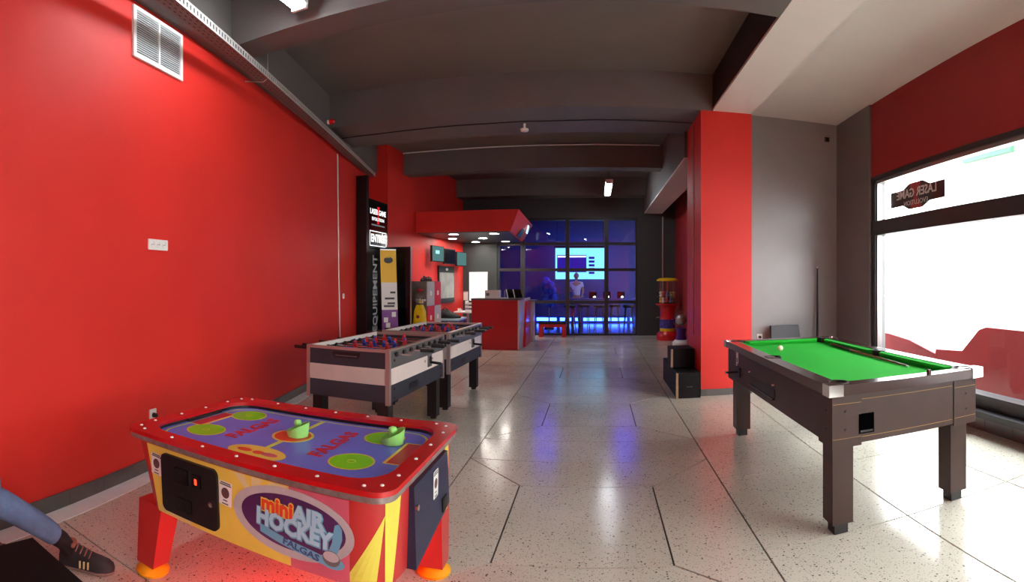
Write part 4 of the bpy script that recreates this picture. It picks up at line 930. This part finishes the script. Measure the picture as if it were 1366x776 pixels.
g2 = thing('globe_machine', 'capsule machine with round glass globe half hidden behind the red pillar', 'vending machine', (1.90, 11.6, 0))
MB().lathe([(0.2, 0), (0.2, 0.1), (0.14, 0.16)], 18).build('base', 'white_plastic', g2, smooth=40); MB().lathe([(0.12, 0.16), (0.10, 0.3), (0.12, 0.42)], 18).build('column', mat('purple', (84, 40, 130), 0.4), g2, smooth=40)
MB().sphere((0, 0, 0.62), 0.20, 20, 14).build('globe', 'globe_glass', g2, smooth=60); MB().sphere((0, 0, 0.60), 0.13, 14, 10).build('inner_reel', 'alu', g2, smooth=60)
nb2 = thing('wall_notice', 'red and white notice box high on the dark red side wall', 'sign', (2.135, 11.2, 2.2))
MB().box(-0.06, 0.0, -0.35, 0.0, -0.25, 0.25).build('red_half', 'red_paint', nb2); MB().box(-0.06, 0.0, -0.75, -0.36, -0.25, 0.25).build('white_half', 'white_paint', nb2)
stp = thing('step_unit', 'black painted double-sided step unit against the red pillar', 'steps', (1.16, 7.2, 0))
mat('ply_edge', (170, 140, 112), 0.6, var=0.1, vscale=20)
for y0, y1, h in ((-0.66, -0.20, 0.32), (-0.20, 0.20, 0.565), (0.20, 0.68, 0.32)):
    MB().box(-0.145, 0.16, y0+0.001, y1-0.001, 0.0, h).build('step_box', 'black_wood', stp, bevel=0.003)
for y0, h0, h in ((-0.66, 0.0, 0.32), (-0.20, 0.32, 0.565)): MB().box(-0.153, -0.125, y0-0.006, y0+0.03, h0, h).build('ply_edge', 'ply_edge', stp)
MB().box(-0.02, 0.06, -0.664, -0.660, 0.14, 0.15).build('scuff_mark', 'tile_grey', stp)
ch = thing('office_chair', 'dark grey upholstered chair behind the pool table by the grey wall', 'chair', (2.72, 6.9, 0), R(4))
mat('chair_grey', (42, 37, 41), 0.5, var=0.06)
MB().loft([[(x, y, 0.43) for x, y in rrect(0.25, 0.24, 0.05, 4)], [(x, y, 0.50) for x, y in rrect(0.25, 0.24, 0.06, 4)]]).build('seat', 'chair_grey', ch, bevel=0.012, smooth=50)
MB().hexa([(-0.24, 0.20, 0.48), (0.24, 0.20, 0.48), (0.24, 0.26, 0.48), (-0.24, 0.26, 0.48), (-0.22, 0.27, 0.835), (0.22, 0.27, 0.835), (0.22, 0.32, 0.835), (-0.22, 0.32, 0.835)]).build('backrest', 'chair_grey', ch, bevel=0.02, smooth=50, seg=3)
for sx in (-1, 1):
    for sy in (-1, 1): MB().tube([(sx*0.21, sy*0.19, 0.43), (sx*0.22, sy*0.22, 0)], 0.016, 8).build('leg', 'black', ch)

# ================================================================== PEOPLE
mat('skin', (196, 150, 124), 0.5); mat('denim', (98, 126, 166), 0.8, var=0.2, vscale=14, bump=0.3, bscale=300); mat('sock', (18, 18, 20), 0.8); mat('shoe', (40, 36, 40), 0.6, var=0.2, vscale=20)
mat('sole', (150, 120, 108), 0.6); mat('lace', (150, 96, 80), 0.7); mat('tshirt_dark', (46, 48, 56), 0.8); mat('tshirt_white', (226, 228, 230), 0.8); mat('hair_dark', (34, 26, 22), 0.6)
def skin(name, verts, edges, radii, m, parent, root=0, sub=2):
    me = bpy.data.meshes.new(name); me.from_pydata(verts, edges, [])
    o = bpy.data.objects.new(name, me); COL.objects.link(o); o.parent = parent
    o.modifiers.new('skin', 'SKIN'); o.modifiers.new('sub', 'SUBSURF').levels = sub; o.modifiers['sub'].render_levels = sub
    for v, r in zip(me.skin_vertices[0].data, radii): v.radius = r if isinstance(r, tuple) else (r, r); v.use_root = False
    me.skin_vertices[0].data[root].use_root = True
    o.modifiers['skin'].use_smooth_shade = True
    me.materials.append(MATS[m]); return o
def head(parent, c, yaw, m_hair, scale=1.0):
    M = Matrix.Translation(c) @ Matrix.Rotation(yaw, 4, 'Z') @ Matrix.Scale(scale, 4)          # face looks along -Y
    mb = MB(); rings = []
    for k in range(11):
        t = k/10; z = -0.12+0.235*t; r = math.sin(math.pi*(0.06+0.90*t))**0.55
        rings.append([(0.076*r*math.cos(a*0.3927)*(0.82+0.18*min(1, t*2.2)), 0.096*r*math.sin(a*0.3927)+(0.012-0.02*(1-t)), z) for a in range(16)])
    h = mb.loft(rings).build('head', 'skin', parent, smooth=70, M=M)
    MB().hexa([(-0.008, -0.098, 0.012), (0.008, -0.098, 0.012), (0.007, -0.08, 0.012), (-0.007, -0.08, 0.012), (-0.014, -0.108, -0.03), (0.014, -0.108, -0.03), (0.014, -0.082, -0.034), (-0.014, -0.082, -0.034)]).build('nose', 'skin', h, bevel=0.003)
    for sx in (-1, 1):
        MB().sphere((sx*0.031, -0.083, 0.012), 0.011, 10, 6).build('eye', 'white_plastic', h); MB().sphere((sx*0.031, -0.092, 0.012), 0.0045, 8, 6).build('pupil', 'black', h)
        MB().prism(el(0, 0, 0.016, 0.03, 10), -0.006, 0.006).build('ear', 'skin', h, M=frameM((sx*0.078, 0.01, 0.0), (0, 1, 0), (0, 0, 1)))
    MB().box(-0.024, 0.024, -0.092, -0.082, -0.066, -0.058).build('mouth', 'coin_brown', h, bevel=0.002)
    mb = MB(); rings = []
    for k in range(8):
        t = k/7; z = -0.03+0.165*t; r = math.cos(math.pi/2*max(0, t-0.3)/0.7*0.96)
        rings.append([(0.086*r*math.cos(a*0.3927), (0.105*r*math.sin(a*0.3927)+0.02 if math.sin(a*0.3927) > -0.3 or t > 0.62 else 0.02-0.045*r), z) for a in range(16)])
    mb.loft(rings).build('hair', m_hair, h, smooth=70)
    return h
def hand(parent, wrist, d, up, side):
    """palm and five bent fingers; d = direction of the hand, up = back of the hand, side = +1 thumb on d x up"""
    d = Vector(d).normalized(); up = Vector(up).normalized(); s = d.cross(up).normalized()*side; w = Vector(wrist)
    V, E, RR = [w, w+d*0.045, w+d*0.085], [(0, 1), (1, 2)], [(0.021, 0.028), (0.018, 0.038), (0.015, 0.038)]
    for k, (o, L) in enumerate(((0.027, 0.068), (0.009, 0.078), (-0.009, 0.072), (-0.026, 0.056))):
        b = len(V); V += [w+d*0.088+s*o, w+d*(0.088+L*0.5)+s*o*1.12-up*0.008, w+d*(0.088+L*0.9)+s*o*1.15-up*0.026]; RR += [0.0095, 0.0088, 0.0075]; E += [(2, b), (b, b+1), (b+1, b+2)]
    b = len(V); V += [w+d*0.035+s*0.035, w+d*0.062+s*0.058-up*0.006, w+d*0.088+s*0.064-up*0.012]; RR += [0.012, 0.0105, 0.0085]; E += [(1, b), (b, b+1), (b+1, b+2)]
    skin('hand', V, E, RR, 'skin', parent, 0, 1)
def shoe(parent, heel, d):
    """low trainer: heel point on the floor, d = toe direction in the plane"""
    M = frameM(heel, (d[0], d[1], 0), (-d[1], d[0], 0))
    prof = [(0.0, 0.034, 0.10), (0.02, 0.042, 0.118), (0.07, 0.044, 0.122), (0.12, 0.048, 0.112), (0.17, 0.053, 0.092), (0.22, 0.055, 0.078), (0.262, 0.046, 0.068), (0.285, 0.03, 0.055), (0.294, 0.012, 0.042)]
    so = MB().loft([[(x, w*1.06*math.cos(a), 0.012+0.012*math.sin(a)) for a in [2*math.pi*q/12 for q in range(12)]] for x, w, h in prof]).build('sole', 'sole', parent, smooth=50, M=M)
    up = MB().loft([[(x, w*math.cos(a)*(1 if math.sin(a) < 0.2 else 0.86), 0.018+(h-0.018)*max(0, math.sin(a))**0.8) for a in [2*math.pi*q/14 for q in range(14)]] for x, w, h in prof]).build('shoe', 'shoe', parent, smooth=60, M=M)
    MB().lathe([(0.038, 0.09), (0.045, 0.120), (0.040, 0.130)], 16, (0.045, 0, 0)).build('collar', 'lace', up, smooth=50)
    for k in range(4): MB().tube([(0.095+0.024*k, -0.036, 0.098-0.008*k), (0.10+0.024*k, 0, 0.124-0.010*k), (0.095+0.024*k, 0.036, 0.098-0.008*k)], 0.004, 6).build('lace', 'lace', up)
    for k in range(3): MB().box(0.12+0.022*k, 0.128+0.022*k, -0.0535, -0.046, 0.025, 0.06).build('stripe', 'cream', up)
# seated person at the left edge: only the stretched leg and trainer are in the picture
ps = thing('person', 'seated person in blue jeans and dark trainers, leg stretched out at lower left', 'person', (-2.42, 0.66, 0))
hip = Vector((0, 0, 0.50))
ankle = Vector((0.095, 0.825, 0.11)); knee = Vector((0.03, 0.43, 0.40)); kn2 = Vector((-0.06, 0.44, 0.50)); an2 = Vector((-0.12, 0.42, 0.10))
# body: one continuous skinned figure
V = [hip, (0, -0.02, 0.70), (0, -0.05, 0.92), (0, -0.02, 1.05), (0, 0.0, 1.13), (0.10, 0.02, 0.50), knee, ankle, (-0.10, 0.02, 0.50), kn2, an2,
     (0.19, -0.03, 0.99), (0.25, -0.08, 0.76), (0.13, 0.13, 0.68), (-0.19, -0.03, 0.99), (-0.25, -0.08, 0.76), (-0.11, 0.11, 0.68)]
V = [Vector(v) for v in V]
Ed = [(0, 1), (1, 2), (2, 3), (3, 4), (0, 5), (5, 6), (6, 7), (0, 8), (8, 9), (9, 10), (2, 11), (11, 12), (12, 13), (2, 14), (14, 15), (15, 16)]
skin('body', V, Ed, [(0.12, 0.10), (0.12, 0.09), (0.13, 0.09), 0.055, 0.05, 0.085, 0.058, 0.036, 0.085, 0.058, 0.036, 0.055, 0.042, 0.026, 0.055, 0.042, 0.026], 'skin', ps)
skin('jeans', [hip+Vector((0, 0, 0.06)), hip, (0.105, 0.04, 0.50), knee, knee*0.42+ankle*0.58+Vector((0, 0, 0.01)), knee*0.16+ankle*0.84, (-0.105, 0.04, 0.50), kn2, kn2*0.5+an2*0.5, kn2*0.15+an2*0.85],
     [(0, 1), (1, 2), (2, 3), (3, 4), (4, 5), (1, 6), (6, 7), (7, 8), (8, 9)], [(0.15, 0.13), (0.15, 0.125), 0.10, 0.076, 0.064, 0.055, 0.10, 0.076, 0.066, 0.058], 'denim', ps, 1)
skin('shirt', [hip+Vector((0, -0.01, 0.08)), V[1], V[2], V[2]+Vector((0, 0.02, 0.085)), V[11], V[11]*0.5+V[12]*0.5, V[14], V[14]*0.5+V[15]*0.5], [(0, 1), (1, 2), (2, 3), (2, 4), (4, 5), (2, 6), (6, 7)],
     [(0.16, 0.135), (0.155, 0.12), (0.165, 0.12), 0.075, 0.075, 0.066, 0.075, 0.066], 'tshirt_dark', ps, 1)
for v in (V[13], V[16]):
    hand(ps, v, (0.0, 1, -0.2), (0, 0.2, 1), 1 if v is V[16] else -1)
head(ps, (0, 0.01, 1.26), R(180), 'hair_dark')
for a_, k_ in ((ankle, knee), (an2, kn2)):
    skin('sock', [a_*0.7+k_*0.3, a_, a_+Vector((0, 0.01, -0.05))], [(0, 1), (1, 2)], [0.05, 0.047, 0.045], 'sock', ps, 1, 2)
shoe(ps, (ankle.x-0.04, ankle.y-0.03, 0), (0.81, 0.59)); shoe(ps, (an2.x, an2.y-0.05, 0), (0.1, 0.99))
sto = thing('black_stool', 'black padded stool under the seated person at lower left', 'stool', (-2.42, 0.63, 0))
MB().lathe([(0.20, 0.30), (0.21, 0.34), (0.19, 0.37)], 20).build('seat', 'black', sto, smooth=50)
for q in range(4):
    a = q*math.pi/2+0.78; MB().tube([(0.13*math.cos(a), 0.13*math.sin(a), 0.30), (0.19*math.cos(a), 0.19*math.sin(a), 0)], 0.013, 8).build('leg', 'black', sto)
lt_ = thing('low_table', 'black low table corner in front of the stretched jeans leg', 'table', (-1.50, 0.66, 0))
MB().box(-0.38, 0.38, -0.36, 0.36, 0.41, 0.45).build('top', mat('matt_black', (16, 15, 15), 0.8, spec=0.15), lt_, bevel=0.004)
for sx in (-1, 1):
    MB().box(sx*0.36-0.018, sx*0.36+0.018, -0.34, 0.34, 0.0, 0.41).build('side', 'black_wood', lt_)
MB().box(-0.34, 0.34, 0.32, 0.34, 0.0, 0.41).build('front', 'black_wood', lt_)
# standing person in the blue room
p2 = thing('person', 'standing person in white shirt and jeans in the blue room behind the glass', 'person', (-0.66, 17.62, 0))
V2 = [Vector(v) for v in [(0, 0, 0.92), (0, 0, 1.12), (0, 0.01, 1.34), (0, 0.01, 1.45), (0, 0, 1.50), (0.09, 0, 0.86), (0.10, -0.02, 0.48), (0.10, 0.02, 0.09), (-0.09, 0, 0.86), (-0.10, -0.02, 0.48), (-0.11, 0.02, 0.09),
      (0.18, 0.01, 1.38), (0.23, 0.02, 1.10), (0.20, -0.16, 0.98), (-0.18, 0.01, 1.38), (-0.24, 0.0, 1.10), (-0.12, -0.17, 1.15)]]
skin('body', V2, Ed, [(0.11, 0.09), (0.11, 0.085), (0.125, 0.085), 0.052, 0.048, 0.08, 0.055, 0.036, 0.08, 0.055, 0.036, 0.052, 0.04, 0.025, 0.052, 0.04, 0.025], 'skin', p2)
skin('jeans', [V2[0]+Vector((0, 0, 0.04)), V2[0], V2[5], V2[6], V2[7], V2[8], V2[9], V2[10]], [(0, 1), (1, 2), (2, 3), (3, 4), (1, 5), (5, 6), (6, 7)], [(0.135, 0.11), (0.135, 0.11), 0.09, 0.07, 0.055, 0.09, 0.07, 0.055], 'denim', p2, 1)
skin('shirt', [V2[0]+Vector((0, 0, 0.06)), V2[1], V2[2], V2[2]+Vector((0, 0, 0.09)), V2[11], V2[11]*0.5+V2[12]*0.5, V2[14], V2[14]*0.5+V2[15]*0.5], [(0, 1), (1, 2), (2, 3), (2, 4), (4, 5), (2, 6), (6, 7)], [(0.14, 0.115), (0.14, 0.11), (0.155, 0.11), 0.07, 0.07, 0.062, 0.07, 0.062], 'tshirt_white', p2, 1)
hand(p2, V2[13], (0, -1, -0.3), (0, -0.3, 1), -1); hand(p2, V2[16], (0.2, -1, 0.2), (0, 0.2, 1), 1)
head(p2, (0, -0.01, 1.62), 0.0, 'hair_dark')
shoe(p2, (0.10, 0.06, 0), (0.1, -0.99)); shoe(p2, (-0.11, 0.06, 0), (-0.1, -0.99))

# ================================================================== WINDOW SIGN AND THE STREET
mat('sign_dark', (50, 40, 42), 0.5); mat('sign_midred', (170, 50, 50), 0.5)
ws = thing('window_sign', 'dark window sticker with white laser game lettering seen mirrored from inside', 'sign'); ws.matrix_local = WM @ Matrix.Translation((2.10, 2.53, -0.10)) @ Matrix.Rotation(R(180), 4, 'Y')
hexp = [(-0.60, -0.10), (-0.30, -0.10), (-0.15, -0.16), (0.15, -0.16), (0.30, -0.10), (0.60, -0.10), (0.60, 0.10), (0.30, 0.10), (0.15, 0.16), (-0.15, 0.16), (-0.30, 0.10), (-0.60, 0.10)]
MB().prism(hexp, 0, 0.003).build('backing', 'sign_dark', ws)
MB().prism([(-0.15, -0.158), (0.13, -0.158), (0.04, 0.0), (0.16, 0.158), (-0.12, 0.158), (-0.04, 0.0)], -0.001, 0.0).build('red_flash', 'sign_midred', ws)
for z, fl_ in ((-0.003, 1),):
    text('lettering', 'LASER GAME', 0.15, 'white_plastic', ws, Matrix.Translation((0, 0.035, -0.0025)), bold=0.003, depth=0.001, sx=1.05)
    text('lettering', 'EVOLUTION', 0.085, 'white_plastic', ws, Matrix.Translation((0, -0.085, -0.0025)), depth=0.001, sx=1.15)
mat('street', (170, 168, 164), 0.9); mat('facade', (232, 228, 220), 0.9); mat('facade_sign', (40, 92, 66), 0.6); mat('facade_sign2', (150, 90, 50), 0.6); mat('car_red', (176, 36, 44), 0.35, coat=0.3)
struct(MB().box(3.95, 40, -30, 40, -0.3, -0.12).build('ground_street', 'street'))
struct(MB().box(-40, 3.95, -30, -3.4, -0.3, -0.12).build('ground_street_front', 'street'))
bd = thing('building', 'pale building across the street with a green and orange shop sign', 'building', (17, 4, -0.12))
MB().box(0, 6, -14, 20, 0, 9.5).build('wall', 'facade', bd)
for k in range(7):
    wv = MB().box(-0.06, 0.02, -12.5+4*k, -11.0+4*k, 4.6, 6.6).build('window', 'alu', bd); MB().box(-0.08, -0.06, -12.4+4*k, -11.1+4*k, 4.7, 6.5).build('pane', 'glass', wv)
MB().box(-0.25, 0, 12.6, 16.0, 7.4, 8.2).build('shop_sign', 'facade_sign', bd); MB().box(-0.27, -0.25, 12.8, 14.6, 7.6, 8.0).build('sign_stripe', 'facade_sign2', bd)
for y in (-6, 6): MB().box(-0.1, 0.02, y-0.6, y+0.6, 0.1, 2.4).build('door', 'alu', bd)
mat('barrier_red', (176, 60, 64), 0.6, var=0.08, vscale=2)
BMX = WM @ Matrix.Translation((0, 0, -0.75))
def barrier(label, pts, posts):
    t = thing('street_barrier', label, 'barrier'); t.matrix_local = BMX
    MB().prism(pts, -0.03, 0.03).build('panel', 'barrier_red', t, bevel=0.006)
    for x, h in posts: MB().box(x-0.02, x+0.02, -0.12, h, -0.07, -0.03).build('post', 'alu', t); MB().box(x-0.06, x+0.06, -0.12, -0.10, -0.2, 0.1).build('foot', 'alu', t)
barrier('low red panel outside the shop window with its top sloping down', [(-0.3, -0.08), (1.62, -0.08), (1.62, 0.50), (0.97, 0.62), (0.4, 0.66), (-0.3, 0.66)], ((0.2, 0.55), (1.5, 0.45)))
barrier('tall red panel outside the shop window with a slanted left edge', [(1.64, -0.08), (6.5, -0.08), (6.5, 0.93), (2.68, 0.93), (2.55, 0.89), (2.22, 0.60), (1.64, 0.56)], ((1.72, 0.5), (3.2, 0.8), (5.2, 0.8)))
